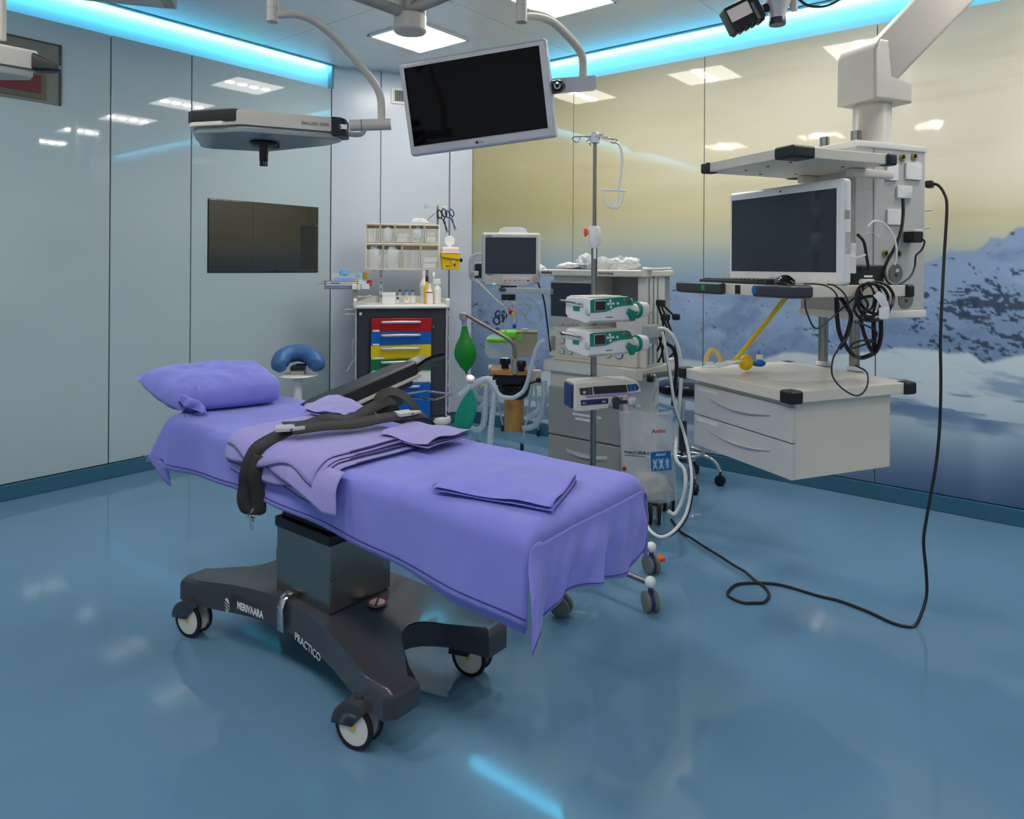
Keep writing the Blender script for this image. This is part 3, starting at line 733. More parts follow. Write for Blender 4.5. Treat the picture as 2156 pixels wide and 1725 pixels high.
m = M(); m.tube([(.30, -.08, .02), (.36, -.09, -.08), (.41, -.09, -.17)], 1, flat=(.05, .01), n0=(0, -1, 0), sm=3); m.obj('black_leg', m_black, ab)
m = M(); m.tube([(-.02, -.03, .0), (.05, -.03, -.10)], .02, n=10); m.obj('clamp_post', m_black, ab)
q = [P(862, 839, d=3.25) - ao, P(920, 844, d=3.18) - ao, P(955, 832, d=3.42) - ao, P(900, 826, d=3.5) - ao]
m = M(); m.tube([q[0], q[1], q[2], q[3], V((.45, 0, .02))], .0045, n=8, sm=1); m.tube([q[0], V((.43, 0, .02))], .0045, n=8, sm=1); m.obj('wire_frame', m_chrome, ab)
# ------------------------------------------------------------------ drawer cart against the corner wall
fr = Fr(cam(-1.190, 5.38), 13); CW = .705
ct = fthing('drawer_cart', 'charcoal medical cart with red, blue, yellow, green and white drawers', 'cart', fr)
F0 = lambda px, py, y=0.0: fr.L(px, py, y=y)
zt = F0(748, 655).z; zb = F0(850, 883).z
M().span((.012, .012, zb), (CW - .012, .47, zt), .006).obj('body', m_dark, ct)
M().span((0, .0, zb), (.012, .47, zt), .004).obj('side_post', m_silver, ct); M().span((CW - .012, .0, zb), (CW, .47, zt), .004).obj('side_post', m_silver, ct)
TR = F0(748, 647).z
m = M(); m.span((-.015, -.025, zt), (CW + .015, .48, TR), .012, 3)
m.span((-.015, .465, TR - .01), (CW + .015, .48, TR + .05), .004)
m.span((-.015, .05, TR - .01), (-.003, .47, TR + .035), .004); m.span((CW + .003, .05, TR - .01), (CW + .015, .47, TR + .035), .004)
m.obj('top_tray', m_offw, ct)
for x0 in (-.015, CW - .012):
    m = M(); m.prism([(-.025, 0), (.05, 0), (.06, .03), (.04, .05), (.0, .055), (-.025, .04)], x0, x0 + .027, .004, Tm=Matrix(((0, 0, 1, 0), (1, 0, 0, 0), (0, 1, 0, TR - .004), (0, 0, 0, 1)))); m.obj('tray_horn', m_offw, ct)
m = M(); a = F0(781, 672); b_ = F0(911, 882); m.span((a.x, -.006, b_.z), (b_.x, .01, a.z)); m.obj('drawer_frame', m_black, ct)
for (y0, y1, mt) in ((674.5, 700.5, m_red), (702, 729, m_blue), (730, 757, m_yellow), (758, 784.5, m_green), (785.5, 809, m_plw), (810, 880, m_blue)):
    p, q = F0(783, y0), F0(909.5, y1)
    d = M().span((p.x, -.018, q.z), (q.x, -.004, p.z), .002, 1).obj('drawer', mt, ct)
    h = M(); zc = F0(845, y0 + 7).z; x0, x1 = F0(806, y0 + 8).x, F0(885, y0 + 7).x
    h.tube([(x0, -.016, zc), (x0 + .02, -.042, zc + .002), ((x0 + x1) / 2, -.05, zc + .004), (x1 - .02, -.042, zc + .002), (x1, -.016, zc)], .0105, n=10); h.obj('handle', m_silver, d)
    if y0 < 790: M().span((p.x + .012, -.0195, q.z + .006), (p.x + (.10 if y0 == 730 else .062), -.0178, q.z + .020), .0005, 1).obj('label_strip', m_paper, d)
M().cyl(F0(914, 690) + V((0, .006, 0)), F0(914, 690) + V((0, -.012, 0)), .010, n=14).obj('lock', m_gold, ct)
M().cyl(F0(760.5, 665) + V((0, .006, 0)), F0(760.5, 665) + V((0, -.02, 0)), .011, n=14).obj('knob', m_offw, ct)
m = M(); p = F0(735, 662); m.tube([(0, .05, p.z + .018), (-.075, .05, p.z + .018), (-.075, .05, p.z - .018), (0, .05, p.z - .018)], .006, n=8, sm=1); m.obj('side_handle', m_offw, ct)
m = M(); p = F0(730, 775); m.tube([(0, .04, p.z + .03), (-.02, .04, p.z + .02), (-.06, .04, p.z - .05)], .006, n=8); m.tube([(0, .04, p.z + .2), (-.02, .03, p.z + .16), (-.015, .03, p.z + .08), (0, .04, p.z + .0)], .005, n=8); m.obj('side_hook', m_silver, ct)
m = M(); m.tube([(CW + .02, .03, zt - .02), (CW + .022, .03, zb + .02)], .009, n=10, sm=1)
for k in range(5): m.box((CW + .016, .03, zb + .05 + k * (zt - zb - .1) / 4), (.02, .016, .03), .003)
m.obj('side_rail', m_silver, ct)
M().span((.0, .0, zb - .035), (CW, .47, zb - .002), .006).obj('base_frame', m_dark, ct)
for x, y in ((.06, .05), (CW - .04, .05), (.06, .43), (CW - .04, .43)):
    bp = M().lathe([(.02, .0), (.075, .004), (.082, .02), (.075, .05), (.03, .062)], (x, y, zb - .065), n=24).obj('bumper_foot', m_offw, ct)
    M().cyl((x - .022, y, .058), (x + .022, y, .058), .056, n=24).obj('wheel', m_grey, bp); M().cyl((x, y, .06), (x, y, zb - .05), .012, n=10).obj('stem', m_steel, bp)
    M().span((x - .03, y - .06, .09), (x + .03, y - .02, .115), .006).obj('brake_pedal', m_red, bp)
# slotted posts and bin rack
for px in (803, 899):
    p0 = F0(px, 640, .44); m = M(); m.span((p0.x - .014, .43, TR), (p0.x + .014, .45, F0(px, 520, .43).z + .02), .002)
    m.obj('post', m_silver, ct)
    for k in range(5):
        M().box((p0.x, .428, TR + .05 + k * .055), (.006, .004, .02)).obj('slot', m_black, ct)
RY = .30
ra, rb = F0(768.5, 474, RY), F0(925.5, 571, RY)
rk = M(); rk.span((ra.x, RY + .12, rb.z), (rb.x, RY + .13, ra.z)); rk.span((ra.x, RY, ra.z - .006), (rb.x, RY + .12, ra.z)); rk.span((ra.x, RY, rb.z), (rb.x, RY + .12, rb.z + .008))
zm = F0(850, 516, RY).z; rk.span((ra.x, RY, zm - .006), (rb.x, RY + .12, zm + .006)); rk.span((ra.x, RY, rb.z), (ra.x + .006, RY + .12, ra.z)); rk.span((rb.x - .006, RY, rb.z), (rb.x, RY + .12, ra.z))
rack = rk.obj('bin_rack', m_beige, ct)
up = [770, 800, 831, 863, 893, 924]; lo = [770, 806.5, 846.5, 885.5, 924]
cont = []
for rowi, (bs, y0, y1) in enumerate(((up, 477, 513.5), (lo, 519, 569.5))):
    for i, (u0, u1) in enumerate(zip(bs, bs[1:])):
        p, q = F0(u0 + .6, y0, RY), F0(u1 - .6, y1, RY); t = .0035; m = M()
        m.span((p.x, RY - .004, q.z), (p.x + t, RY + .11, p.z)); m.span((q.x - t, RY - .004, q.z), (q.x, RY + .11, p.z)); m.span((p.x, RY - .004, q.z), (q.x, RY + .11, q.z + t))
        m.span((p.x, RY - .004, p.z - t), (q.x, RY, p.z))
        bn = m.obj('storage_bin', m_beige, ct); M().span((p.x + t, RY - .003, q.z + t), (q.x - t, RY - .001, q.z + (p.z - q.z) * .8)).obj('clear_front', m_clear, bn)
        cont.append((p, q))
def crumple(c, r, seed, n=18, amp=.35):
    m = M(); m.sph((0, 0, 0), 1.0, n)
    for v in m.b.verts:
        k = 1 + amp * noise.noise(V((v.co.x * 2.2 + seed, v.co.y * 2.2, v.co.z * 2.2))) + amp * .6 * noise.noise(V((v.co.x * 6 + seed, v.co.y * 6, v.co.z * 6)))
        v.co = V((c[0] + v.co.x * r[0] * k, c[1] + v.co.y * r[1] * k, c[2] + v.co.z * r[2] * k))
    return m
rows = ['upper', 'upper', 'upper', 'upper', 'upper', 'lower', 'lower', 'lower', 'lower']; ords = ['first', 'second', 'third', 'fourth', 'fifth', 'first', 'second', 'third', 'fourth']
kinds = ['standing white paper packs', 'loose clear sachets', 'cream folded gauze pad', 'clear bag with a dark item', 'rolled white dressing', 'bulging clear bag of supplies', 'full clear bag of fluffy supplies', 'clear bag of grey tubes', 'white card with loose sachets']
for k, (p, q) in enumerate(cont):
    cx, cz, ww, hh = (p.x + q.x) / 2, q.z + .006, q.x - p.x - .012, p.z - q.z
    pk = fthing('supply_pack', '%s in the %s bin of the %s rack row' % (kinds[k], ords[k], rows[k]), 'medical supplies', Fr(fr.W(cx, RY + .05, cz), 13))
    if k in (0, 7):
        for j in range(3 if k == 0 else 4): M().box((-ww * .32 + j * ww * .22, -.01 + .01 * (j % 2), hh * .36), (ww * .18, .012, hh * .7), .002, rot=Matrix.Rotation(R(4 * j - 4), 3, 'Y')).obj('sachet' if k == 0 else 'tube_pack', (m_paper, m_ivory, m_foil)[j % 3] if k == 0 else (m_grey, m_midgrey, m_film, m_grey)[j], pk)
    elif k in (2, 8):
        for j in range(2): M().box((.008 * j, -.005, hh * (.12 + .24 * j)), (ww * .8, .07, hh * .2), .004).obj('pad', m_ivory if k == 2 else m_paper, pk)
    elif k == 4:
        M().cyl((-ww * .36, 0, .022), (ww * .36, 0, .022), .02, n=16).obj('roll', m_paper, pk); M().cyl((-ww * .3, .01, .062), (ww * .3, .01, .062), .02, n=16).obj('roll', m_ivory, pk)
    else:
        crumple((0, 0, hh * .44), (ww * .42, .045, hh * (.44 if k < 5 else .52)), k * 3.1).obj('bag', m_foil, pk)
        M().box((.0, -.01, hh * .3), (ww * .5, .03, hh * .34), .004).obj('content', (m_paper, m_ivory, m_midgrey, m_black)[k % 4] if k != 3 else m_black, pk)
# crumpled bag on top of the rack
def sitem(m, name, label, cat, mt, c, group=None, th=13): return tag(m.obj(name, mt, loc=c, rz=R(th - 51.51)), label, cat, group)
sitem(crumple((0, 0, .022), (.07, .05, .03), 4.4), 'plastic_bag', 'crumpled clear bag lying on top of the bin rack', 'bag', m_foil, fr.W(F0(884, 470, RY).x, RY + .06, ra.z))
# hook rail with scissors above the rack
hk = thing('instrument_hook', 'thin silver hook rail above the right end of the bin rack', 'hook rail', fr.W(F0(921, 437, .42).x, .42, F0(921, 437, .42).z), fr.a)
m = M(); m.tube([(-.09, 0, 0), (.075, 0, 0)], .003, n=6, sm=1); m.lathe([(.010, -.002), (.014, -.002), (.014, .002), (.010, .002), (.010, -.002)], (-.105, 0, -.004), (0, 1, 0), 16, closed=True); m.obj('rail', m_steel, hk)
m = M(); m.span((-.012, .0, -.19), (.004, .008, .012), .001); m.obj('upright', m_steel, hk)
m = M(); m.tube([(-.03, -.004, -.06), (-.13, .0, -.15)], .003, n=6, sm=1); m.obj('diagonal_rod', m_steel, hk)
def scissors(c, label, mt, s=1.0, tilt=0.0):
    t = thing('scissors', label, 'scissors', c, fr.a + 0); Rt = Matrix.Rotation(tilt, 4, 'Y')
    for k in (-1, 1):
        m = M(); m.T = Rt; m.tube([V((k * .016 + .014 * math.cos(a), -.004 + .003 * k, -.03 + .026 * math.sin(a))) * s for a in [2 * math.pi * i / 12 for i in range(12)]], .0045 * s, n=6, sm=2, closed=True)
        m.tube([V((k * .012, -.004 + .003 * k, -.054)) * s, V((-k * .004, -.004, -.085)) * s], .004 * s, n=6, sm=1); m.obj('handle_ring', mt, t)
        m = M(); m.T = Rt; m.prism([(-.004, 0), (.005, 0), (.003, -.07), (-.001, -.075)], -.001, .001, Tm=Matrix.Translation(V((-k * .003, -.004 + .002 * k, -.08)) * s) @ Matrix.Rotation(R(90), 4, 'X') @ Matrix.Rotation(R(7 * k), 4, 'Z') @ Matrix.Scale(s, 4)); m.obj('blade', m_black if mt is m_black else m_navy, t)
    return t
hp = lambda px, py: fr.W(*F0(px, py, .415))
scissors(hp(926, 442), 'black handled scissors hanging from the silver hook rail', m_black, 1.35, R(-16))
scissors(hp(942, 443), 'slim blue grey forceps scissors hanging at the end of the hook rail', m_navy, 1.2, R(-20))
# sharps container on the side of the rack
sc = fthing('sharps_container', 'yellow sharps box with white lid strapped beside the bin rack', 'sharps container', Fr(fr.W(F0(949, 570, .26).x, .30, F0(949, 570, .26).z), 13))
hb = F0(949, 535, .26).z - F0(949, 570, .26).z
m = M(); m.box((0, 0, hb / 2), (.155, .11, hb), .008)
for v in m.b.verts: k = .86 + .14 * v.co.z / hb; v.co.x *= k; v.co.y *= k
m.obj('box', m_sharp, sc)
m = M(); m.box((0, 0, hb + .026), (.145, .105, .05), .016, 3); m.box((0, 0, hb + .004), (.162, .118, .012), .004); m.obj('lid', m_rose, sc)
m = M(); m.cyl((.0, .03, hb + .105), (.0, .036, hb + .105), .043, n=24); m.box((0, .034, hb + .055), (.03, .008, .02)); m.obj('flap', m_plw, sc)
m = M(); m.tube([(-.084, -.04, hb * .76), (-.07, -.060, hb * .75), (.07, -.060, hb * .62), (.086, -.04, hb * .6), (.086, .05, hb * .6)], 1, flat=(.014, .003), n0=(0, -1, 0), sm=3); m.obj('strap', m_black, sc)
M().box((.088, -.03, hb * .58), (.02, .03, .03), .004).obj('strap_clip', m_black, sc)
m = M(); m.prism([(-.018, 0), (.018, 0), (0, -.03)], 0, .0008, Tm=Matrix.Translation((.02, -.0565, hb * .55)) @ Matrix.Rotation(R(90), 4, 'X')); m.obj('warning_triangle', m_ivory, sc)
text('', .01, sc, (0, 0, 0), (1, 0, 0), (0, 0, 1), m_txtd) if False else None
m = M(); m.box((-.02, -.0545, hb * .22), (.05, .001, .004)); m.box((-.035, -.0545, hb * .22), (.012, .001, .010)); m.box((.03, -.0545, hb * .3), (.012, .001, .022)); m.obj('printed_mark', m_txtd, sc)
# bottles, vials and box on the tray
def bottle(px, py_top, py_bot, y, wpx, prof, label, mt, cap=None, name='bottle', caph=.2, capr=.35, extra=None):
    lo_, hi = F0(px, py_bot, y), F0(px, py_top, y); h = hi.z - TR; r = wpx / FPX * 5.5 / 2
    t = fthing(name, label, 'bottle', Fr(fr.W(lo_.x, y, TR + .0005), 13))
    hb_ = h * (1 - caph) if cap else h
    M().lathe([(0, 0)] + [(r * a, hb_ * b) for a, b in prof] + [(0, hb_)], n=20).obj('bottle_body', mt, t)
    if cap: M().lathe([(0, hb_ - .001), (r * capr, hb_ - .001), (r * capr * 1.0, hb_ + h * caph * .9), (r * capr * .8, h), (0, h)], n=16).obj('cap', cap, t)
    if extra: extra(t, r, h)
    return t
BP = [(.9, 0), (1, .02), (1, .62), (.9, .74), (.42, .86), (.36, 1)]
def pump(t, r, h): m = M(); m.span((-.03, -.01, h - .002), (.012, .01, h + .014), .004); m.cyl((0, 0, h - .04), (0, 0, h), .005, n=8); m.obj('pump_head', m_plw, t)
def trig(t, r, h): M().box((-.004, 0, h - .016), (.062, .034, .05), .008).obj('dispenser_head', m_offw, t)
bottle(893, 573, 642, .24, 17, [(.9, 0), (1, .02), (.8, .3), (1, .55), (1, .7), (.6, .8), (.4, .9), (.4, 1)], 'tall white bottle behind the yellow one on the cart tray', m_offw, m_plw, capr=.45, caph=.12)
bottle(899.5, 585, 643, .15, 13, BP, 'yellow bottle with a black cap on the cart tray', m_sharp, m_black, caph=.18, capr=.5)
def band_(t, r, h): M().lathe([(r * 1.01, h * .55), (r * 1.01, h * .6)], n=20, closed=True).obj('pink_band', m_txtr, t)
bottle(905.5, 600, 643, .10, 15, BP, 'small white bottle with a red band in front on the tray', m_plw, m_plw, caph=.12, capr=.4, extra=band_)
bottle(914, 575, 642, .26, 15, BP, 'cloudy bottle with long neck at the back of the tray', m_film, m_plw, capr=.4, caph=.14)
bottle(921.5, 592, 643, .14, 18, BP, 'white dispenser bottle with square head at the tray edge', m_offw, m_plw, capr=.4, caph=.1, extra=trig)
VP_ = [(.95, 0), (1, .03), (1, .5), (.85, .62), (.42, .72), (.42, 1)]
def olab(t, r, h): M().lathe([(r * 1.02, h * .12), (r * 1.02, h * .45)], n=20, closed=True).obj('label', m_plw, t); M().box((0, -r * 1.02, h * .36), (r * .7, .002, h * .16)).obj('orange_label', m_sharp, t)
bottle(843, 613, 642, .22, 12, VP_, 'clear vial with a dark cap beside the white box', m_clear, m_dark, 'vial', .12, .55)
bottle(857, 613.5, 643, .14, 15, VP_, 'clear vial with blue cap and orange label', m_clear, m_blue, 'vial', .1, .6, extra=olab)
bottle(869.5, 613.5, 642.5, .17, 15, VP_, 'clear vial with dark blue cap and plain label', m_clear, m_navy, 'vial', .1, .55, extra=lambda t, r, h: M().lathe([(r * 1.02, h * .1), (r * 1.02, h * .5)], n=20, closed=True).obj('label', m_offw, t))
bottle(838.5, 629, 643, .10, 6, VP_, 'tiny vial with a black cap beside the white box', m_clear, m_black, 'vial', .25, .8)
p, q = F0(805.5, 620, .12), F0(834, 643, .12)
bx = fthing('dispenser_box', 'white box with a curved flap on the cart tray', 'box', Fr(fr.W((p.x + q.x) / 2, .16, TR + .0005), 13)); hh = F0(820, 620, .12).z - TR
M().box((0, 0, hh / 2), (q.x - p.x, .09, hh), .003).obj('carton', m_plw, bx)
m = M(); m.prism([(-(q.x - p.x) / 2, 0)] + [((q.x - p.x) / 2 * math.cos(a), -.025 * math.sin(a) ** .6) for a in [math.pi * (1 - i / 10) for i in range(11)]] + [((q.x - p.x) / 2, 0)][:0], 0, .002, Tm=Matrix.Translation((0, -.045, hh * .99)) @ Matrix.Rotation(R(90), 4, 'X')); m.obj('flap', m_paper, bx)
# wire side shelf with packs
sy = .12; s0 = F0(690, 614, sy)
sf = fthing('wire_shelf', 'wire side shelf with a white tray on the left of the drawer cart', 'shelf', Fr(fr.W(F0(738, 612, sy).x, sy, F0(738, 612, sy).z), 13))
m = M()
for z, a in ((.0, .19), (.055, .20)): m.tube([(-a, -.08, z), (.13, -.08, z), (.13, .12, z), (-a, .12, z)], .0022, n=6, sm=1, closed=True)
for k in range(9): m.tube([(-.19 + .04 * k, -.08, 0), (-.19 + .04 * k, .12, 0)], .0016, n=5, sm=1)
for x, y in ((-.19, -.08), (.13, -.08), (.13, .12), (-.19, .12)): m.tube([(x, y, 0), (x, y, .055)], .002, n=6, sm=1)
m.tube([(-.24, -.08, .04), (.22, -.08, .04)], .0016, n=5, sm=1)
m.obj('wire_frame', m_steel, sf)
M().span((.02, -.05, -.10), (.06, .0, -.002), .004).obj('bracket', m_midgrey, sf); M().tube([(.04, -.02, -.09), (.16, .02, -.06)], .012, n=8, sm=1).obj('bracket_arm', m_midgrey, sf)
def shelfbox(px0, py0, px1, py1, dep, label, mt, name='carton', y=sy, sub=None):
    p, q = F0(px0, py0, y - dep / 2), F0(px1, py1, y - dep / 2)
    o = M().box((0, 0, (p.z - q.z) / 2), (q.x - p.x, dep, p.z - q.z), .002).obj(name, mt, None, loc=fr.W((p.x + q.x) / 2, y, q.z), rz=fr.a)
    tag(o, label, 'box'); 
    if sub: sub(o, (q.x - p.x), dep, p.z - q.z)
    return o
shelfbox(686.5, 606.5, 742, 613.5, .14, 'flat violet and white carton lying lowest on the wire shelf', mat('violet grey card', (150, 148, 190), .6), y=sy + .01)
shelfbox(688, 598, 748, 606, .13, 'flat white carton with small print on the wire shelf', m_paper, sub=lambda o, w_, d, h: M().box((-w_ * .2, -d / 2 - .0005, h * .55), (w_ * .3, .001, h * .25)).obj('print', m_txtd, o))
def glv(o, w_, d, h):
    crumple((0, 0, h * .95), (w_ * .22, d * .3, h * .3), 2.2).obj('blue_glove', mat('blue nitrile', (60, 160, 220), .5), o)
    M().box((0, 0, h * .22), (w_ * .9, d * .8, h * .36), .003).obj('glove_stack', mat('blue nitrile stack', (80, 140, 210), .5), o)
shelfbox(700, 579.5, 750, 597.5, .11, 'clear glove box with blue gloves pulled out', m_clear, 'glove_box', sub=glv)
shelfbox(750, 580, 764, 597, .09, 'upright box with green and violet stripes beside the glove box', mat('striped card', (150, 190, 200), .6, var=.5, vscale=60), y=sy + .02)
shelfbox(765, 577.5, 774.5, 591, .05, 'small amber box at the back of the wire shelf', mat('amber card', (190, 126, 30), .5), y=sy + .07)
shelfbox(773, 594, 784, 606, .06, 'small red box at the end of the wire shelf', mat('red card', (170, 50, 40), .5), y=sy + .05)
shelfbox(755, 596, 772, 603, .06, 'low white and green carton beside the orange capped vial', m_plw, y=sy - .02)
for i, (a, b_, c_, d_) in enumerate(((742, 603, 752, 614), (753, 604, 760, 615), (762, 602, 778, 613))):
    shelfbox(a, b_, c_, d_, .05, ('small white ampoule pack below the orange cap', 'narrow white pack in the middle of the wire shelf front', 'wide white ampoule tray at the front of the wire shelf')[i], (m_plw, m_ivory, m_plw)[i], y=sy - .06)
p = F0(748.5, 603, sy - .03)
ov = fthing('vial', 'small vial with an orange cap on the wire shelf', 'vial', Fr(fr.W(p.x, sy - .03, p.z), 13)); M().cyl((0, 0, 0), (0, 0, .025), .014, n=14).obj('glass', m_sharp, ov); M().cyl((0, 0, .025), (0, 0, .045), .010, .006, n=14).obj('cap', m_orange, ov)

# ------------------------------------------------------------------ blue saddle cushion on a white pedestal
fs = Fr(cam((629 - CX) / FPX * 4.9, 4.9), 8)
st = fthing('saddle_stool', 'blue horseshoe cushion on a white round pedestal by the left wall', 'stool', fs)
S = lambda px, py, y=0.0: fs.L(px, py, y=y)
zd = S(629, 798).z
M().lathe([(0, zd - .004), (.12, zd), (.135, zd + .006), (.13, zd + .012), (0, zd + .014)], n=32).obj('disc', m_offw, st)
M().lathe([(.0, .035), (.10, .038), (.045, .06), (.036, .3), (.028, zd - .13), (.026, zd - .05), (.034, zd - .02), (.04, zd - .003)], n=24).obj('pedestal', m_offw, st)
M().lathe([(0, 0), (.19, 0), (.2, .012), (.18, .03), (.06, .045), (0, .045)], n=32).obj('foot_plate', m_offw, st)
M().span((-.047, -.04, zd + .013), (.047, .05, zd + .045), .004).obj('mount_block', m_midgrey, st); M().span((-.046, -.05, zd + .045), (.046, .06, zd + .072), .004).obj('mount_plate', m_black, st); M().span((-.02, .02, zd + .07), (.06, .06, zd + .08), .002).obj('tilt_plate', m_black, st)
m = M(); pts = [S(597, 787, -.07), S(592, 774, -.05), S(597, 760, .0), S(611, 752.5, .05), S(632, 749, .07), S(652, 753.5, .05), S(664, 762, .0), S(669, 773, -.03), S(666, 783, -.06)]
pts = smooth(pts, 6); n_ = len(pts)
m.tube(pts, [.060 * min(1, (.45 + 5 * min(i, n_ - 1 - i) / n_)) for i in range(n_)], n=16, sm=1); m.obj('cushion', m_bluefoam, st, ang=70)
# ------------------------------------------------------------------ anaesthesia machine
fa = Fr((3.35, 1.80, 0), 51.51)
am = fthing('anaesthesia_machine', 'grey and cream anaesthesia machine with drawers and displays', 'medical machine', fa)
A = lambda px, py, x=0.0: fa.L(px, py, x=x)
M().span((.03, .08, .14), (.40, .60, .79), .012).obj('cabinet', m_cream, am)
M().span((-.0, .112, .15), (.03, .59, .425), .008, 3).obj('lower_drawer', m_midgrey, am)
ud = M().span((-.0, .112, .431), (.03, .59, .705), .008, 3).obj('upper_drawer', m_midgrey, am)
m = M(); m.grid(lambda u, v: V((-.001 - .022 * math.sin(math.pi * v) * math.sin(math.pi * u) ** .5, .46 - .27 * u, .335 + .03 * v - .012 * math.sin(math.pi * u))), 14, 6); m.obj('drawer_pull', m_grey, am)
for z, y0, y1 in ((.56, .23, .42), (.195, .19, .40)):
    M().span((-.0015, y0, z), (.0, y1, z + .014), .0004, 1).obj('label_strip', m_paper, am)
M().span((-.0015, .26, .535), (.0, .40, .55), .0004, 1).obj('label_strip', m_paper, am)
M().span((-.012, .14, .64), (.002, .36, .70), .006).obj('pull_tray', m_grey, am)
# worktop with shallow drawer
m = M(); m.prism([(-.0, .02), (.03, -.005), (.36, -.005), (.36, .06), (.60, .06), (.60, .645), (.02, .645), (-.0, .62)], .79, .853, bev=.008, seg=3); m.obj('worktop', m_cream, am)
wd = M().span((-.004, .09, .796), (.01, .60, .838), .003).obj('shallow_drawer', m_offw, am)
text('ANAESTHESIA', .011, wd, (-.0045, .46, .812), (0, -1, 0), (0, 0, 1), m_txtd) if False else M().span((-.0048, .36, .812), (-.0038, .46, .817)).obj('faint_label', m_paper, wd)
M().span((-.0048 + .03, -.0065, .81), (.06, -.0048, .828)).obj('side_label', m_midgrey, am)
# upper cabinet
M().span((.06, .33, .853), (.40, .60, 1.345), .006).obj('display_housing', m_cream, am)
M().span((.28, .02, .853), (.40, .34, 1.345), .004).obj('back_panel', m_midgrey, am)
M().span((.08, -.0, .853), (.30, .055, 1.345), .006).obj('side_pillar', m_offw, am)
for k in range(3): M().span((.10 + .05 * k, -.004, .87), (.112 + .05 * k, .0, 1.34), .001, 1).obj('pillar_groove', m_midgrey, am)
M().span((.05, .04, .853), (.28, .34, .975), .006).obj('gauge_block', m_cream, am)
M().span((.10, .04, .975), (.26, .20, 1.12), .006).obj('vaporiser_block', m_rose, am)
DX = .052
p, q = A(1157, 590, DX), A(1256, 690, DX)
M().span((DX, q.y, q.z), (.07, p.y, p.z), .008).obj('display_frame', m_grey, am)
p, q = A(1161, 594, DX), A(1248, 668, DX)
M().span((DX - .003, q.y, q.z), (DX + .004, p.y, p.z), .003).obj('display', m_screen2, am)
for px, mt in ((1187, m_orange), (1197, m_midgrey), (1208, m_midgrey), (1218, m_midgrey)):
    c = A(px, 682, DX); M().box(c, (.006, .016, .010), .002).obj('button', mt, am)
c = A(1239, 682, DX); M().cyl(c, c - V((.014, 0, 0)), .014, n=18).obj('control_knob', m_grey, am)
p, q = A(1157, 692, DX), A(1256, 757, DX); M().span((DX + .002, q.y, q.z), (.07, p.y, p.z), .004).obj('gas_panel', m_cream, am)
p, q = A(1163, 707, DX), A(1171, 736, DX); M().span((DX - .006, q.y, q.z), (DX + .003, p.y, p.z), .002).obj('flow_tube', m_lampunder, am)
c = A(1187, 702, DX); M().box(c, (.006, .028, .012), .001).obj('black_label', m_black, am)
for px, py in ((1187, 716), (1187, 738), (1204, 738)):
    c = A(px, py, DX); g = M().cyl(c + V((.002, 0, 0)), c - V((.010, 0, 0)), .016, n=20).obj('gauge_rim', m_midgrey, am); M().cyl(c - V((.010, 0, 0)), c - V((.011, 0, 0)), .013, n=20).obj('gauge_face', m_paper, g); M().box(c - V((.0115, -.003, .001)), (.001, .012, .002), rot=None).obj('needle', m_txtd, g)
for px, py, mt, x in ((1283, 742, m_midgrey, .045), (1306, 744, m_blue, .045)):
    c = A(px, py, x); g = M().cyl(c + V((.008, 0, 0)), c - V((.006, 0, 0)), .023, n=24).obj('gauge_rim', mt, am); M().cyl(c - V((.006, 0, 0)), c - V((.008, 0, 0)), .019, n=24).obj('gauge_face', m_paper, g); M().box(c - V((.0085, -.004, .003)), (.001, .014, .0025), rot=Matrix.Rotation(R(35), 3, 'X')).obj('needle', m_txtd, g)
# top shelf
m = M(); m.prism([(-.0, .03), (.02, .0), (.10, -.0), (.12, -.012), (.36, -.012), (.40, .0), (.40, .66), (.02, .66), (-.0, .64)], 1.345, 1.382, bev=.008, seg=3); m.obj('top_shelf', m_cream, am)
M().cyl((.16, .012, 1.336), (.16, .012, 1.347), .016, n=14).obj('shelf_light', m_black, am)
text('mindray', .024, am, (-.001, .645, 1.357), (0, -1, 0), (0, 0, 1), m_txtd, bold=.0008)
text('WATO EX-65', .016, am, (-.001, .255, 1.357), (0, -1, 0), (0, 0, 1), m_txtd, bold=.0006)
for x, y in ((.166, -.01), (.14, .655), (.42, .03), (.42, .63)):
    c = thing('castor', None, None, (x, y, 0), R(-60)); c.parent = am
    for s in (-1, 1): M().lathe([(0, s * .012), (.05, s * .012), (.06, s * .014), (.06, s * .034), (.052, s * .038), (0, s * .038)], (0, 0, .06), (1, 0, 0), 24).obj('wheel', m_offw if s > 0 else m_grey, c)
    for s in (-1, 1): M().lathe([(.056, s * .012), (.064, s * .016), (.064, s * .03), (.056, s * .036)], (0, 0, .064), (1, 0, 0), 24, closed=True).obj('tyre', m_rubber, c)
    m = M(); m.cyl((0, 0, .10), (0, 0, .15), .022, n=14); m.obj('stem', m_dark, c)
M().span((.08, .02, .125), (.46, .64, .150), .012).obj('base_frame', m_grey, am)
# right hand rail with clamp and suction hook
m = M(); p, q = A(1350, 775, .03), A(1405, 752, .36); m.tube([V((.05, -.02, .815)), V((.42, -.05, .80))], 1, flat=(.004, .03), n0=(0, 0, 1), sm=1); m.obj('side_rail', m_steel, am)
M().box((.07, -.03, .80), (.03, .03, .03), .003).obj('rail_clamp', m_black, am)
m = M(); m.tube([(.08, -.03, .82), (.085, -.05, .82), (.085, -.055, .76), (.08, -.045, .70), (.08, -.05, .655), (.075, -.065, .65), (.075, -.075, .675)], .0035, n=8); m.obj('wire_hook', m_chrome, am)
# white pole-side bracket and gas block on the right
m = M(); m.span((.02, -.05, 1.02), (.16, -.002, 1.09), .006); m.span((.05, -.04, .985), (.13, -.002, 1.03), .004); m.obj('suction_bracket', m_grey, am)
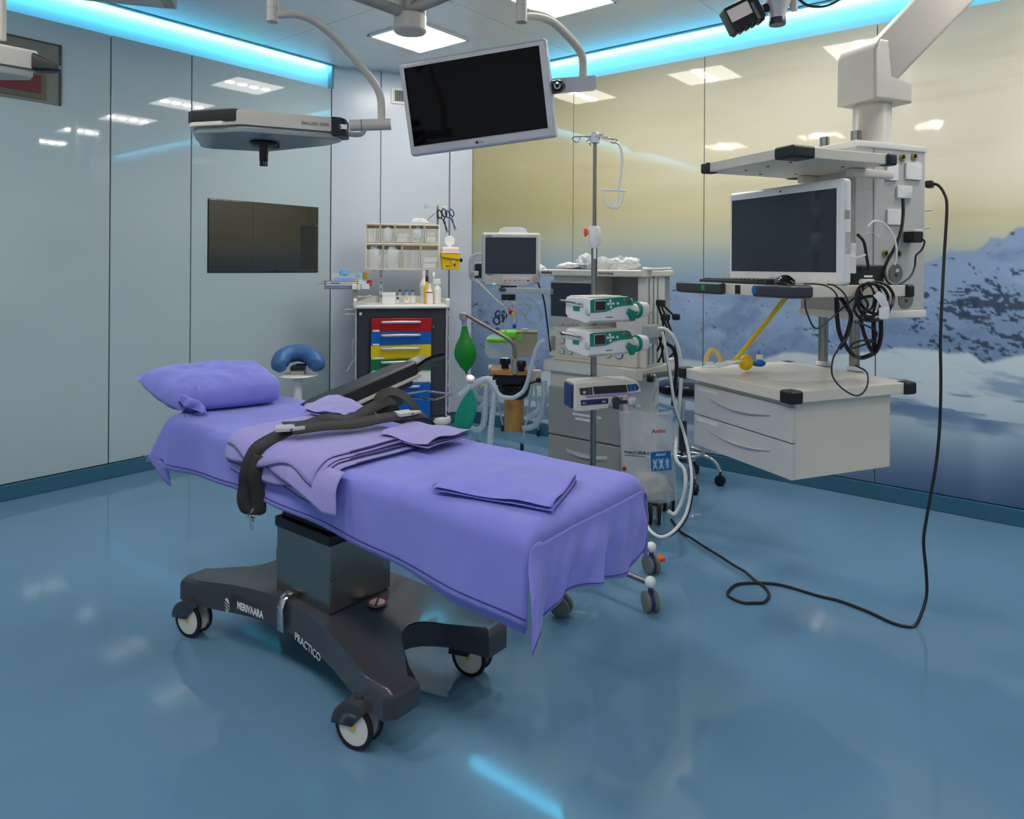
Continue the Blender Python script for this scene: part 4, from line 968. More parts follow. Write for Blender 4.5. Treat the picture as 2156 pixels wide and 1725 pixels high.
# monitor arm bar
p = A(1074, 611, .02); q = A(1153, 620, .02); m = M(); m.span((.02, .59, 1.235), (.08, .99, 1.268), .004); m.obj('monitor_arm', m_silver, am)
M().cyl((.05, .93, 1.19), (.05, .93, 1.225), .045, n=20).obj('arm_joint', m_black, am)
M().tube([(.045, .70, 1.30), (.05, .66, 1.2), (.06, .64, 1.05), (.05, .61, .90)], .005, n=6).obj('cable', m_cable, am)

# patient monitor
fm = Fr(fa.W(.02, .925, 0), 2)
pmn = fthing('patient_monitor', 'white patient monitor with a dark display and top handle', 'monitor', fm)
Q = lambda px, py, y=0.0: fm.L(px, py, y=y)
mz0, mz1 = Q(1075, 602).z, Q(1075, 490).z; mx0, mx1 = Q(1013.5, 540).x, Q(1138, 540).x
M().span((mx0, 0, mz0 + .012), (mx1, .10, mz1), .018, 4).obj('housing', m_grey, pmn)
p, q = Q(1021, 500), Q(1129, 577); M().span((p.x, -.002, q.z), (q.x, .01, p.z), .004).obj('display', m_screen2, pmn)
p, q = Q(1058, 583), Q(1128, 596); M().span((p.x, -.003, q.z), (q.x, .01, p.z), .003).obj('key_panel', m_silver, pmn)
M().span((mx0 + .02, -.0, mz0), (mx1 - .04, .08, mz0 + .03), .008).obj('lower_bezel', m_grey, pmn)
for px, mt in ((1064.5, m_orange), (1074, m_midgrey), (1085, m_midgrey), (1094, m_midgrey), (1103, m_midgrey), (1112, m_dark)):
    M().box(Q(px, 590.5, -.004), (.016, .004, .008), .002).obj('key', mt, pmn)
c = Q(1126, 585); M().cyl(c, c - V((0, .02, 0)), .015, n=20).obj('control_knob', m_midgrey, pmn)
for px in (1039, 1042.5): M().box(Q(px, 598.5, -.001), (.006, .003, .005)).obj('green_light', m_greenled, pmn)
M().box(Q(1029, 498, -.0), (.034, .002, .005)).obj('maker_mark', m_txtd, pmn); M().box(Q(1032, 579.5, -.0), (.034, .002, .004)).obj('model_mark', m_txtd, pmn)
m = M(); hz = mz1 - .004; a, b_ = Q(1048, 485).x, Q(1111, 485).x; hh = Q(1078, 478).z - hz
m.prism([(a, 0), (a + .012, hh * .72), (a + .04, hh), (b_ - .04, hh), (b_ - .012, hh * .72), (b_, 0), (b_ - .022, 0), (b_ - .028, hh * .16), (a + .028, hh * .16), (a + .022, 0)], -.016, .016, .004, Tm=Matrix(((1, 0, 0, 0), (0, 0, 1, .05), (0, 1, 0, hz), (0, 0, 0, 1)))); m.obj('handle', m_plw, pmn)
m = M(); m.span((mx0 + .12, .02, mz0 - .022), (mx0 + .22, .08, mz0 + .004), .004); m.span((mx0 + .11, .0, mz0 - .034), (mx0 + .16, .05, mz0 - .016), .006); m.obj('mount', m_dark, pmn)
M().span((mx0 - .042, .02, Q(1000, 587).z), (mx0 + .002, .09, Q(1000, 556).z), .006).obj('module_rack', m_black, pmn)
m = M(); k = Q(1141, 569, .01); m.lathe([(.012, 0), (.024, .004), (.028, .012), (.020, .02), (.012, .018), (.012, 0)], k, (0.5, -1, 0.1), 20, closed=True); m.tube([k + V((-.02, .01, .0)), k + V((-.03, .005, .015)), k + V((-.01, .0, .03)), k + V((.0, .01, .02))], .010, n=8); m.obj('white_tape_roll', m_plw, pmn)
# sensor cables around the monitor
sc_ = thing('sensor_cables', 'bundle of grey sensor cables looping beside and below the patient monitor', 'cables', fa.W(.02, .95, 1.1)); so2 = fa.W(.02, .95, 1.1)
cp = lambda px, py, d=4.25: P(px, py, d=d) - so2
def cab(pts, r, mt, par, name='cable', n=6): return M().tube(pts, r, n=n, sm=5).obj(name, mt, par)
for pts in (((1014, 536), (1000, 536), (990, 545), (988, 560), (990, 585), (1002, 596)), ((1014, 534), (997, 541), (992, 552), (990, 572), (996, 588), (1008, 598)), ((1002, 590), (1020, 608), (1045, 632), (1066, 650), (1072, 668)), ((1014, 555), (1000, 556), (993, 565), (996, 580))):
    cab([cp(*p) for p in pts], .006, m_grey, sc_)
M().box(cp(1000, 577), (.04, .03, .03), .006).obj('plug', m_grey, sc_)
for pts in (((1080, 638), (1110, 640), (1120, 650), (1105, 662), (1085, 655), (1072, 640)), ((1110, 625), (1128, 636), (1138, 655), (1142, 668), (1130, 680), (1112, 676), (1108, 662), (1116, 645)), ((1078, 636), (1100, 655), (1108, 672)), ((1071, 636), (1066, 660), (1064, 690), (1068, 700)), ((1075, 636), (1078, 665), (1080, 690)), ((1068, 632), (1058, 650), (1056, 675), (1062, 690)), ((1082, 640), (1090, 668), (1086, 690))):
    cab([cp(*p) for p in pts], .0035, m_grey, sc_)
for px, py, mt in ((1077, 658, m_red), (1081, 662, m_sharp), (1085, 687, m_blue)): M().box(cp(px, py, 4.23), (.022, .016, .026), .005).obj('coloured_clip', mt, sc_)
m = M()
for px, py in ((1050, 655), (1056, 662), (1046, 668), (1060, 656)): m.tube([cp(px, py, 4.27), cp(px + 8, py + 8, 4.25), cp(px + 2, py + 16, 4.27), cp(px - 6, py + 8, 4.26)], .006, n=6, sm=4, closed=True)
m.obj('coiled_lead', m_navy, sc_)
# crumpled bags on the shelf
def top_item(m, name, label, cat, mt, px, x): return tag(m.obj(name, mt, loc=fa.W(x, A(px, 570, x).y, 1.3825)), label, cat)
top_item(crumple((0, 0, .02), (.05, .09, .02), 1.5), 'mask_pouch', 'flat white pouch lying at the left of the machine top shelf', 'bag', m_paper, 1205, .12)
top_item(crumple((0, 0, .042), (.05, .055, .045), 8.2, 24, .5), 'plastic_bag', 'tall crumpled clear bag behind the drip pole on the machine shelf', 'bag', m_foil, 1236, .14)
top_item(crumple((0, 0, .036), (.05, .04, .036), 5.1), 'plastic_bag', 'rounded white film bag just beside the pole on the machine shelf', 'bag', m_film, 1270, .12)
top_item(crumple((0, 0, .033), (.05, .10, .036), 3.7, 26, .6), 'plastic_bag', 'wide crinkled clear bag at the right of the machine shelf', 'bag', m_foil, 1312, .14)
m = M(); m.tube([(0, .06, .012), (0, .0, .006), (.01, -.06, .008), (.01, -.10, .010)], .006, n=8); m.tube([(.01, .04, .006), (.015, -.04, .004), (.02, -.09, .010)], .006, n=8)
top_item(m, 'plastic_tube', 'white tubes sticking out past the shelf edge', 'tube', m_plw, 1375, .10)
# crumpled violet wrap
top_item(M().span((-.04, -.07, 0), (.04, .07, .004), .001), 'blue_sheet', 'thin violet sheet beneath the crumpled bag on the machine shelf', 'paper', m_navy, 1225, .07)

# ------------------------------------------------------------------ breathing system on the left side of the machine
bs = thing('breathing_system', 'black and amber breathing block with a bag arm beside the machine', 'breathing apparatus', (3.30, 2.62, .80)); bo_ = V((3.30, 2.62, .80))
B_ = lambda px, py, d=4.18: P(px, py, d=d) - bo_
def bbox(px0, py0, px1, py1, dep, bev, name, mt, d=4.18):
    a, b_ = B_(px0, py0, d), B_(px1, py1, d); c = (a + b_) / 2; wv = math.hypot(b_.x - a.x, b_.y - a.y)
    m = M(); m.box((0, dep / 2, 0), (wv, dep, abs(a.z - b_.z)), bev); return m.obj(name, mt, bs, loc=c, rz=R(-51.51))
bbox(1036, 778, 1114, 790, .20, .01, 'amber_plate', m_amber)
bbox(1044, 788, 1116, 812, .16, .012, 'block_body', m_blackg)
m = M(); a = B_(1056, 812); b_ = B_(1086, 838); wv = .10
m.lathe([(.05, -.075), (.085, -.05), (.10, 0), (.10, .02), (0, .02)], B_(1086, 815, 4.26), n=20); m.obj('absorber_base', m_blackg, bs)
bbox(1062, 812, 1112, 832, .14, .02, 'lower_block', m_blackg)
m = M(); m.lathe([(0, -.098), (.058, -.098), (.060, -.09), (.060, .09), (.052, .098), (0, .098)], B_(1086.5, 871, 4.25), n=28); m.obj('amber_canister', m_amber, bs)
m = M(); m.lathe([(0, -.01), (.05, -.01), (.05, .02), (0, .02)], B_(1086.5, 897, 4.25), n=20); m.obj('canister_filter', mat('brown granules', (120, 84, 40), .8, var=.3, vscale=120), bs)
m = M(); m.lathe([(0, -.09), (.018, -.09), (.018, .08), (0, .08)], B_(1076, 868, 4.25), n=14); m.obj('canister_tube', m_brown, bs)
for px, py, r in ((1066, 763, .032), (1100, 768, .030)):
    c = B_(px, py); m = M(); m.lathe([(0, -.035), (r * .7, -.035), (r * .7, -.012), (r, -.010), (r, .018), (r * .85, .024), (0, .024)], c, (0, -.0, 1), 24)
    g = m.obj('valve_dome' if px == 1100 else 'pressure_gauge', m_blackg, bs)
    if px == 1066: M().cyl(c + V((0, 0, .0242)), c + V((0, 0, .0252)), r * .8, n=20).obj('gauge_face', m_paper, g)
for px in (1068, 1096): M().lathe([(0, -.02), (.02, -.02), (.02, .01), (0, .01)], B_(px, 778, 4.2), n=14).obj('gold_fitting', m_gold, bs)
m = M(); m.tube([B_(1087, 776), B_(1087, 750), B_(1086, 735), B_(1080, 722), B_(1060, 707), B_(1020, 685), B_(990, 668), B_(981, 664), B_(977, 666)], .011, n=12); m.obj('bag_arm', mat('bronze grey tube', (150, 136, 124), .3, metal=.7), bs)
m = M(); m.lathe([(.016, -.06), (.02, -.05), (.02, .03), (0, .03)], B_(1087, 766), n=14); m.obj('arm_socket', m_midgrey, bs)
M().box(B_(977, 668) , (.036, .036, .04), .004).obj('elbow_block', m_midgrey, bs)
c = B_(979, 682); M().cyl(c + V((0, 0, .02)), c + V((0, 0, -.012)), .017, n=18).obj('violet_collar', m_sheet2, bs)
L_ = (B_(979, 688) - B_(984, 786)).length
m = M(); prof = [(.014, 0), (.018, .02), (.036, .07), (.056, .12), (.064, .165), (.060, .20), (.038, .25), (.016, .275), (.006, .285), (0, .287)]
m.lathe([(r, -z * L_ / .287) for r, z in prof], (0, 0, 0), n=28)
for v in m.b.verts:
    v.co.y *= .72; a = math.atan2(v.co.y, v.co.x); v.co.x += .012 * (-v.co.z / L_) + .004 * math.sin(3 * a + v.co.z * 30); v.co.y += .004 * math.sin(2 * a)
m.obj('breathing_bag', m_bag, bs, loc=B_(979.5, 688), rz=R(-51.51))
m = M(); m.tube([B_(984, 785), B_(986, 789)], .006, n=8, sm=1); m.obj('bag_nub', m_dark, bs)
m = M(); m.tube([B_(1044, 793), B_(1030, 796), B_(1020, 795)], .016, n=10); m.tube([B_(1050, 800), B_(1035, 805)], .014, n=10, sm=1); m.obj('hose_port', m_black, bs)
bbox(1114, 780, 1142, 812, .05, .004, 'white_side_panel', m_cream, 4.25)
m = M(); m.tube([B_(1108, 812), B_(1122, 806), B_(1134, 802)], .006, n=8); m.sph(B_(1137, 800), .016, 12); m.obj('lever', m_black, bs)
# transparent bins with a lime lid behind the bag arm
tb = thing('waste_container', 'clear rounded container with a lime green lid behind the bag arm', 'container', (3.45, 2.75, .95)); tbo = V((3.45, 2.75, .95))
T_ = lambda px, py, d=4.42: P(px, py, d=d) - tbo
def rb(px0, py0, px1, py1, dep, bev, name, mt, par, o, d):
    a, b_ = P(px0, py0, d=d) - o, P(px1, py1, d=d) - o; c = (a + b_) / 2
    return M().box((0, dep / 2, 0), (math.hypot(b_.x - a.x, b_.y - a.y), dep, abs(a.z - b_.z)), bev, 4).obj(name, mt, par, loc=c, rz=R(-51.51))
rb(1022, 707, 1080, 758, .12, .05, 'clear_bowl', m_clear, tb, tbo, 4.40)
rb(1026, 714, 1078, 722, .12, .02, 'lid', m_lime, tb, tbo, 4.38); rb(1052, 697, 1092, 714, .10, .02, 'lid_hinge', m_lime, tb, tbo, 4.45)
a2_ = thing('amber_tray', 'see-through amber box beside the clear container', 'container', (3.5, 2.6, .95)); a2o = V((3.5, 2.6, .95))
rb(1080, 701, 1134, 752, .14, .01, 'box', mat('tinted clear amber', (196, 176, 120), .1, alpha=.55), a2_, a2o, 4.46)
rb(1080, 699, 1134, 702, .15, .003, 'rim', mat('amber rim', (150, 128, 80), .3), a2_, a2o, 4.455); rb(1094, 703, 1102, 720, .02, .003, 'lime_clip', m_lime, a2_, a2o, 4.44)
rb(1102, 692, 1113, 697, .03, .004, 'white_cap', m_plw, a2_, a2o, 4.44)
# ribbed hoses
def ribbed(pts, r, n=8, sm=10, pitch=.008):
    pts = smooth([V(p) for p in pts], sm); L = [0]
    for p, q in zip(pts, pts[1:]): L.append(L[-1] + (q - p).length)
    k = max(8, int(L[-1] / pitch * 2)); out = []; j = 0
    for i in range(k + 1):
        t = L[-1] * i / k
        while j < len(L) - 2 and L[j + 1] < t: j += 1
        out.append(pts[j].lerp(pts[j + 1], (t - L[j]) / max(1e-9, L[j + 1] - L[j])))
    m = M(); m.tube(out, [r * (1 + .12 * (i % 2)) for i in range(len(out))], n=n, sm=1); return m
hs = thing('breathing_hoses', 'pale blue ribbed breathing hoses hanging in loops by the amber canister', 'hoses', (3.2, 2.65, .6)); ho = V((3.2, 2.65, .6))
H_ = lambda px, py, d=4.1: P(px, py, d=d) - ho
for pts, r, d in ((((1040, 800), (1022, 800), (1000, 812), (984, 825), (972, 835)), .017, 4.1), (((1040, 802), (1045, 830), (1040, 880), (1037, 920), (1036, 945), (1034, 956), (1033, 962)), .017, 4.1), (((1028, 806), (1026, 850), (1024, 890), (1012, 906), (996, 903), (988, 892)), .016, 4.12), (((1022, 810), (1004, 830), (1002, 850), (1012, 862), (1026, 850)), .016, 4.14),
                  (((1034, 802), (1055, 832), (1075, 838), (1092, 834), (1110, 815), (1124, 760), (1136, 725), (1150, 716)), .012, 4.08), (((1148, 800), (1150, 840), (1140, 862), (1112, 882)), .018, 4.2), (((1150, 830), (1146, 865), (1130, 895), (1104, 903)), .018, 4.2)):
    ribbed([H_(x, y, d) for x, y in pts], r).obj('hose', m_hose, hs)
m = M(); c = H_(993, 799, 4.05); m.lathe([(0, -.012), (.024, -.012), (.026, -.004), (.026, .008), (.02, .014), (0, .014)], c, (-.3, -.5, .8), 22); m.obj('y_piece_cap', m_plw, hs)
m = M(); m.tube([H_(993, 806, 4.06), H_(1002, 812, 4.08), H_(1014, 808, 4.1)], .014, n=10); m.tube([H_(1002, 812, 4.08), H_(988, 820, 4.07)], .012, n=10, sm=1); m.obj('y_piece', m_clear, hs)
m = M(); m.tube([H_(1012, 816, 4.1), H_(1022, 812, 4.12)], .012, n=10, sm=1); m.obj('filter', mat('pale yellow filter', (214, 206, 150), .3), hs)
mk = thing('test_lung', 'sea green flat latex bag hanging from the breathing hose', 'bag', P(986, 917, d=4.06)); mo = P(986, 917, d=4.06)
m = M(); Lk = .27
def lung(u, v):
    t = v; wd_ = (.012 + .046 * math.sin(math.pi * min(1, t * 1.06 + .02)) ** .7); a = 2 * math.pi * u
    x = wd_ * math.cos(a) - .045 * (1 - t) ** 1.2 * 0 + .06 * (t) ; y = (.020 + .012 * math.cos(2 * a)) * math.sin(a) * math.sin(math.pi * min(1, t + .03)) ** .5
    return V((x - .03, y, Lk * t - .004 * math.cos(a * 2)))
m.grid(lung, 24, 24, wrapu=True); m.obj('bag', m_mint, mk, rz=R(-51.51)); 
m = M(); m.cyl((.03 * math.cos(R(-51.51)), .03 * math.sin(R(-51.51)), Lk - .01), (.035 * math.cos(R(-51.51)), .035 * math.sin(R(-51.51)), Lk + .03), .014, n=14); m.obj('neck', m_clear, mk)
# white four legged stand beneath
sd = thing('suction_stand', 'small stand on four thin legs with black feet below the breathing block', 'stand', P(1078, 915, z=0)); sdo = P(1078, 915, z=0)
feet = [P(1012, 945, z=0), P(1104, 949, z=0), P(1063, 908, z=0), P(1138, 918, z=0)]
for f, tp in zip(feet, ((1026, 838), (1127, 800), (1040, 800), (1130, 800))):
    top = P(*tp, d=4.35 if f is feet[0] or f is feet[1] else 4.6)
    lg = M().tube([f - sdo + V((0, 0, .05)), top - sdo], .0075, n=8, sm=1).obj('leg', m_offw, sd)
    M().cyl(f - sdo + V((0, 0, .0)), f - sdo + V((0, 0, .065)), .014, .013, n=12).obj('rubber_foot', m_rubber, lg)
rb(1030, 776, 1130, 782, .16, .004, 'plate', m_grey, sd, sdo, 4.45)
# ------------------------------------------------------------------ drip pole with its pumps
IVX, IVY = 2.655, 1.65
iv = thing('drip_pole', 'steel drip pole on five castors with a white top knob and orange clamp', 'drip stand', (IVX, IVY, 0))
zz = lambda py: 1.4 - (py - 559.2) * 3.105 / FPX
M().cyl((0, 0, .10), (0, 0, zz(512)), .0135, n=20).obj('lower_pole', m_steel, iv)
M().cyl((0, 0, zz(515)), (0, 0, zz(290)), .0085, n=16).obj('upper_pole', m_steel, iv)
M().lathe([(.012, zz(522)), (.02, zz(516)), (.027, zz(511)), (.027, zz(480)), (.018, zz(474)), (0, zz(474))], n=24).obj('height_collar', m_plw, iv)
c = V((0, 0, zz(487))); e = V((-RT[0], -RT[1], 0)); M().lathe([(.0, -.004), (.012, -.004), (.02, .004), (.02, .01), (.0, .014)], c + e * .034, e, 16).obj('orange_clamp', m_orange, iv)
M().box((-.012, -.0105, zz(532)), (.003, .012, .045)).obj('maker_label', m_plw, iv)
M().lathe([(0, zz(275)), (.012, zz(275.5)), (.021, zz(281)), (.023, zz(289)), (.019, zz(299)), (0, zz(299))], n=24).obj('top_knob', m_plw, iv)
zk = zz(288)
for k in range(4):
    a = R(-51.51 + 12 + 90 * k); dx, dy = math.cos(a), math.sin(a); f = lambda r, t, z: V((dx * r - dy * t, dy * r + dx * t, zk + z))
    M().tube([f(.015, .008, .004), f(.07, .012, .0), f(.098, .004, -.002), f(.10, -.008, -.008), f(.085, -.01, -.022), f(.07, 0, -.012), f(.068, .0, .0), f(.05, -.004, .004), f(.015, -.006, .0)], .0028, n=8).obj('hook', m_chrome, iv)
M().lathe([(0, .085), (.04, .088), (.045, .10), (.035, .125), (.018, .135), (0, .135)], n=24).obj('hub', m_grey, iv)
for k in range(5):
    a = R(-99 + 72 * k); dx, dy = math.cos(a), math.sin(a)
    lg = M().tube([(dx * .03, dy * .03, .112), (dx * .30, dy * .30, .112)], .011, n=12, sm=1).obj('base_leg', m_steel, iv)
    M().sph((dx * .312, dy * .312, .118), .024, 16).obj('end_cap', m_plw, lg)
    cs_ = thing('castor', None, None, (dx * .312, dy * .312, 0), R(12) if k == 0 else a); cs_.parent = iv
    for s in (-1, 1): M().lathe([(.0, s * .009), (.036, s * .009), (.041, s * .012), (.041, s * .024), (.036, s * .027), (0, s * .025)], (0, 0, .041), (1, 0, 0) if k else (FW[1], -FW[0], 0), 22).obj('wheel', m_khaki, cs_)
    M().lathe([(0, -.01), (.030, -.01), (.030, .01), (0, .01)], (0, 0, .041), (1, 0, 0) if k else (FW[1], -FW[0], 0), 20).obj('wheel_hub', m_navy, cs_); M().cyl((0, 0, .04), (0, 0, .11), .010, n=10).obj('stem', m_navy, cs_)
    if k == 1: M().prism([(-.02, -.03), (.02, -.03), (.028, .03), (-.028, .03)], .05, .062, .003, Tm=Matrix.Translation((.03, 0, 0)) @ Matrix.Rotation(R(-90), 4, 'Z')); m = M(); m.box((.045, 0, .06), (.04, .05, .02), .006); m.obj('orange_brake', m_orange, cs_)
# white bottle hanger on the right hook
pp = lambda px, py, d=3.08: P(px, py, d=d)
hg = thing('bottle_hanger', 'white plastic bottle hanger hooked on the right of the drip pole', 'hanger', pp(1302, 302)); hgo = pp(1302, 302)
M().tube([pp(1294, 297) - hgo, pp(1301, 303) - hgo, pp(1306, 318) - hgo, pp(1307, 345) - hgo, pp(1304, 375) - hgo, pp(1301, 400) - hgo, pp(1298, 420) - hgo, pp(1292, 434) - hgo, pp(1282, 434) - hgo], .0055, n=8).obj('hanger_arm', m_plw, hg)
m = M(); m.tube([pp(1266, 397) - hgo, pp(1316, 399.5) - hgo], .0045, n=8, sm=1); m.tube([pp(1269, 398) - hgo, pp(1271, 415) - hgo, pp(1278, 430) - hgo, pp(1287, 434.5) - hgo, pp(1299, 434) - hgo, pp(1308, 420) - hgo, pp(1312, 399) - hgo], .004, n=8); m.tube([pp(1284, 414) - hgo, pp(1285, 424) - hgo, pp(1291, 433) - hgo], .0035, n=8); m.obj('cradle', m_plw, hg)

def syringe_pump(dy, label):
    f = Fr(cam((1243 - CX) / FPX * 2.86, 2.86, 0), 32)
    z0 = f.L(1243, 674 + dy, y=0).z; f = Fr(V((f.o.x, f.o.y, z0)), 32)
    t = fthing('syringe_pump', label, 'infusion pump', f, 'syringe pumps on the drip pole'); Lp = lambda px, py, y=0.0: f.L(px, py + dy, y=y)
    zt_ = Lp(1243, 629).z; H = zt_; Wd = Lp(1334, 650).x
    m = M(); m.prism([(0, 0), (.0, H * .30), (.0, H), (.03, H + .008), (.16, H + .006), (.17, H - .004), (.17, .02), (.14, -.004), (.09, .006), (.05, -.012), (.02, -.012)], 0, Wd, .006, 3, Tm=Matrix(((0, 0, 1, 0), (1, 0, 0, 0), (0, 1, 0, 0), (0, 0, 0, 1)))); m.obj('housing', m_plw, t)
    M().span((.005, .02, H + .006), (Wd - .04, .15, H + .012), .004).obj('top_cover', m_offw, t)
    poly = [Lp(*q) for q in ((1243.5, 630), (1250, 628), (1322, 621.5), (1328, 624), (1334, 637), (1333, 639), (1310, 641), (1294, 644), (1285, 650), (1276, 654), (1244, 657))]
    kp = M(); kp.prism([(p.x, p.z) for p in poly], .0, .004, .0012, Tm=Matrix(((1, 0, 0, 0), (0, 0, -1, .001), (0, 1, 0, 0), (0, 0, 0, 1)))); kpo = kp.obj('keypad', m_teal, t)
    a, b_ = Lp(1251.5, 631), Lp(1275.5, 652); M().span((a.x, -.0055, b_.z), (b_.x, -.003, a.z), .001, 1).obj('screen_rim', m_grey, t); M().span((a.x + .003, -.0062, b_.z + .003), (b_.x - .003, -.0052, a.z - .003)).obj('screen', mat('brown black display', (52, 40, 40), .1), t)
    for q, mt in (((1284.5, 631), m_plw), ((1280, 637.5), m_plw), ((1285.5, 637), m_plw), ((1291, 636.5), m_plw), ((1286, 644), m_plw), ((1300.5, 636), m_plw), ((1313.5, 628.5), m_orange), ((1325, 633), m_red)):
        c = Lp(*q); M().cyl((c.x, -.002, c.z), (c.x, -.0055, c.z), .0055, n=14).obj('key', mt, t)
    a, b_ = f.L(1208, 643 + dy, x=-.001), f.L(1221, 654 + dy, x=-.001); M().span((-.002, b_.y, b_.z), (.001, a.y, a.z), .0008, 1).obj('green_button', m_teal, t)
    m = M(); m.tube([(-.004, .165, H * .86), (-.022, .17, H * .88), (-.022, .05, H * .80), (-.004, .06, H * .78)], .0045, n=8); m.obj('side_latch', m_steel, t)
    m = M(); c = Lp(1233, 655); m.tube([(.0, .02, H * .50), (-.006, .015, H * .42), (.0, .005, H * .30)], .008, n=8); m.obj('syringe_notch', m_grey, t)
    # drive head with green ring and wing clamp
    zc = Lp(1345, 650).z; x0 = Wd - .02
    m = M(); m.lathe([(0, 0), (.012, 0), (.012, .03), (.026, .034), (.028, .05), (0, .05)], (x0, .02, zc), (1, 0, 0), 22); m.obj('drive_rod', m_offw, t)
    M().lathe([(.029, .0), (.036, .004), (.036, .014), (.029, .016), (.029, 0)], (x0 + .048, .02, zc), (1, 0, 0), 24, closed=True).obj('green_ring', m_teal, t)
    m = M(); m.box((x0 + .09, .03, zc), (.06, .075, .066), .022, 4); m.obj('drive_head', m_plw, t); M().box((x0 + .118, .0, zc - .01), (.012, .02, .014), .004).obj('release_tab', m_grey, t)
    m = M(); m.prism([(-.034, .0), (-.02, .018), (-.006, .006), (.006, .006), (.026, .004), (.006, -.034), (-.012, -.036), (-.016, -.014)], 0, .014, .003, Tm=Matrix(((1, 0, 0, Wd - .008), (0, 0, -1, -.002), (0, 1, 0, zc - .008), (0, 0, 0, 1)))); m.obj('wing_clamp', m_teal, t)
    M().span((.12, .17, H * .3), (.19, .20, H * .7), .006).obj('pole_clamp', m_dark, t)
    M().box((.10, -.0005, .012), (.035, .001, .004)).obj('maker_mark', m_txtb, t)
    return t
syringe_pump(0, 'upper of the two white and green syringe pumps on the drip pole')
syringe_pump(71, 'lower of the two white and green syringe pumps on the drip pole')
# third pump
f3 = Fr(cam((1213 - CX) / FPX * 2.90, 2.90, 0), 16); z0 = f3.L(1213, 864, y=0).z; f3 = Fr(V((f3.o.x, f3.o.y, z0)), 16)
ip = fthing('infusion_pump', 'cream infusion pump with navy panels low on the drip pole', 'infusion pump', f3); I = lambda px, py, y=0.0: f3.L(px, py, y=y)
poly = [I(*q) for q in ((1213, 806), (1219, 803), (1300, 798), (1338, 797), (1348, 802), (1355, 820), (1350, 826), (1300, 832), (1288, 838), (1288, 858), (1240, 863), (1218, 866), (1213, 862))]
m = M(); m.prism([(p.x, p.z) for p in poly], -.11, 0, .008, 3, Tm=Matrix(((1, 0, 0, 0), (0, 0, -1, 0), (0, 1, 0, 0), (0, 0, 0, 1)))); m.obj('housing', mat('cream pump housing', (214, 208, 194), .35), ip)
a, b_ = I(1204, 808, .02), I(1213, 858, .02); M().span((a.x - .0, .01, b_.z), (.004, .10, a.z), .006).obj('blue_side', m_navy, ip)
def plate(pts, mt, name, t_=.0025): 
    q = [I(*p) for p in pts]; m = M(); m.prism([(p.x, p.z) for p in q], 0, t_, .0006, 1, Tm=Matrix(((1, 0, 0, 0), (0, 0, -1, 0), (0, 1, 0, 0), (0, 0, 0, 1)))); return m.obj(name, mt, ip)
plate(((1223, 816), (1250, 813), (1251, 829), (1225, 830)), m_dark, 'left_keys'); plate(((1252, 812), (1321, 807), (1324, 823), (1254, 828)), mat('brown display glass', (44, 38, 38), .08), 'display', .003); plate(((1323, 807), (1343, 805), (1349, 813), (1345, 819), (1326, 821)), m_navy, 'right_keys')
plate(((1234, 832), (1352, 822), (1353, 825), (1240, 836)), m_sheet2, 'button_strip'); plate(((1226, 841), (1284, 836), (1284, 847), (1227, 852)), mat('deep navy plate', (30, 44, 84), .35), 'name_plate')
for q, mt in (((1233, 824), m_grey), ((1244, 818), m_green), ((1244.5, 824.5), m_red), ((1331, 811), m_txtb), ((1338, 810), m_txtb), ((1332, 817), m_txtb), ((1339, 816), m_txtb)): c = I(*q); M().cyl((c.x, .002, c.z), (c.x, -.005, c.z), .006, n=12).obj('key', mt, ip)
c = I(1229, 849); text('GH', .012, ip, (c.x, -.0032, c.z), (1, 0, 0), (0, 0, 1), m_txtw); c = I(1271, 845); text('B|D', .011, ip, (c.x, -.0032, c.z), (1, 0, 0), (0, 0, 1), m_txtw)
m = M(); c = I(1299, 845); m.box((c.x, -.008, c.z), (.022, .03, .05), .004); m.box((c.x - .002, -.014, c.z + .012), (.034, .018, .012), .003); m.cyl((c.x, 0, c.z), (I(1332, 842).x, 0, c.z), .008, n=10); m.obj('syringe_clamp', m_dark, ip)
m = M(); m.box((I(1333, 842).x, .0, I(1333, 842).z), (.04, .04, .04), .014, 3); m.box((I(1345, 852).x, .0, I(1345, 852).z), (.03, .02, .012), .004); m.obj('plunger_head', m_grey, ip)
M().span((.09, .10, .03), (.15, .19, .09), .008).obj('pole_clamp', m_dark, ip)

# ------------------------------------------------------------------ clear bag hanging on the machine rail
fb = Fr(P(1370, 1050, d=3.66), 6); bgt = fthing('resuscitator_bag', 'clear plastic bag with a blue printed square hanging from the machine rail', 'bag', fb); Bq = lambda px, py, y=0.0: fb.L(px, py, y=y)
def bagface(sgn):
    def fn(u, v):
        l = Bq(1309 + 9 * (1 - v) ** 1.5 * 1, 1052 - 186 * (v)).x; r = Bq(1432 - 12 * v, 1050).x
        x = l + (r - l) * u; z = Bq(1370, 1052 - 190 * v).z
        b_ = math.sin(math.pi * u) ** .6 * (.012 + .05 * math.sin(math.pi * min(1, (1 - v) * .9 + .05)) ** 1.4)
        n = .008 * noise.noise(V((x * 14, z * 12, sgn))) + .004 * noise.noise(V((x * 40, z * 30, sgn)))
        return V((x + .006 * noise.noise(V((z * 10, u, 3))), sgn * b_ + n * math.sin(math.pi * u), z + (.008 * math.sin(7 * u) if v > .9 or v < .1 else 0)))
    return fn
m = M(); m.grid(bagface(-1), 24, 30); m.grid(bagface(1), 24, 30); bmesh.ops.remove_doubles(m.b, verts=m.b.verts, dist=.003); m.obj('film', m_film, bgt, ang=70)
M().tube([Bq(1320, 866, -.012), Bq(1368, 868, -.016), Bq(1419, 866, -.012)], .0016, n=6).obj('seal_line', m_plw, bgt)
crumple((Bq(1370, 1020).x, 0, Bq(1370, 1020).z), (.115, .035, .075), 6.3, 20, .3).obj('folded_paper', m_ivory, bgt)
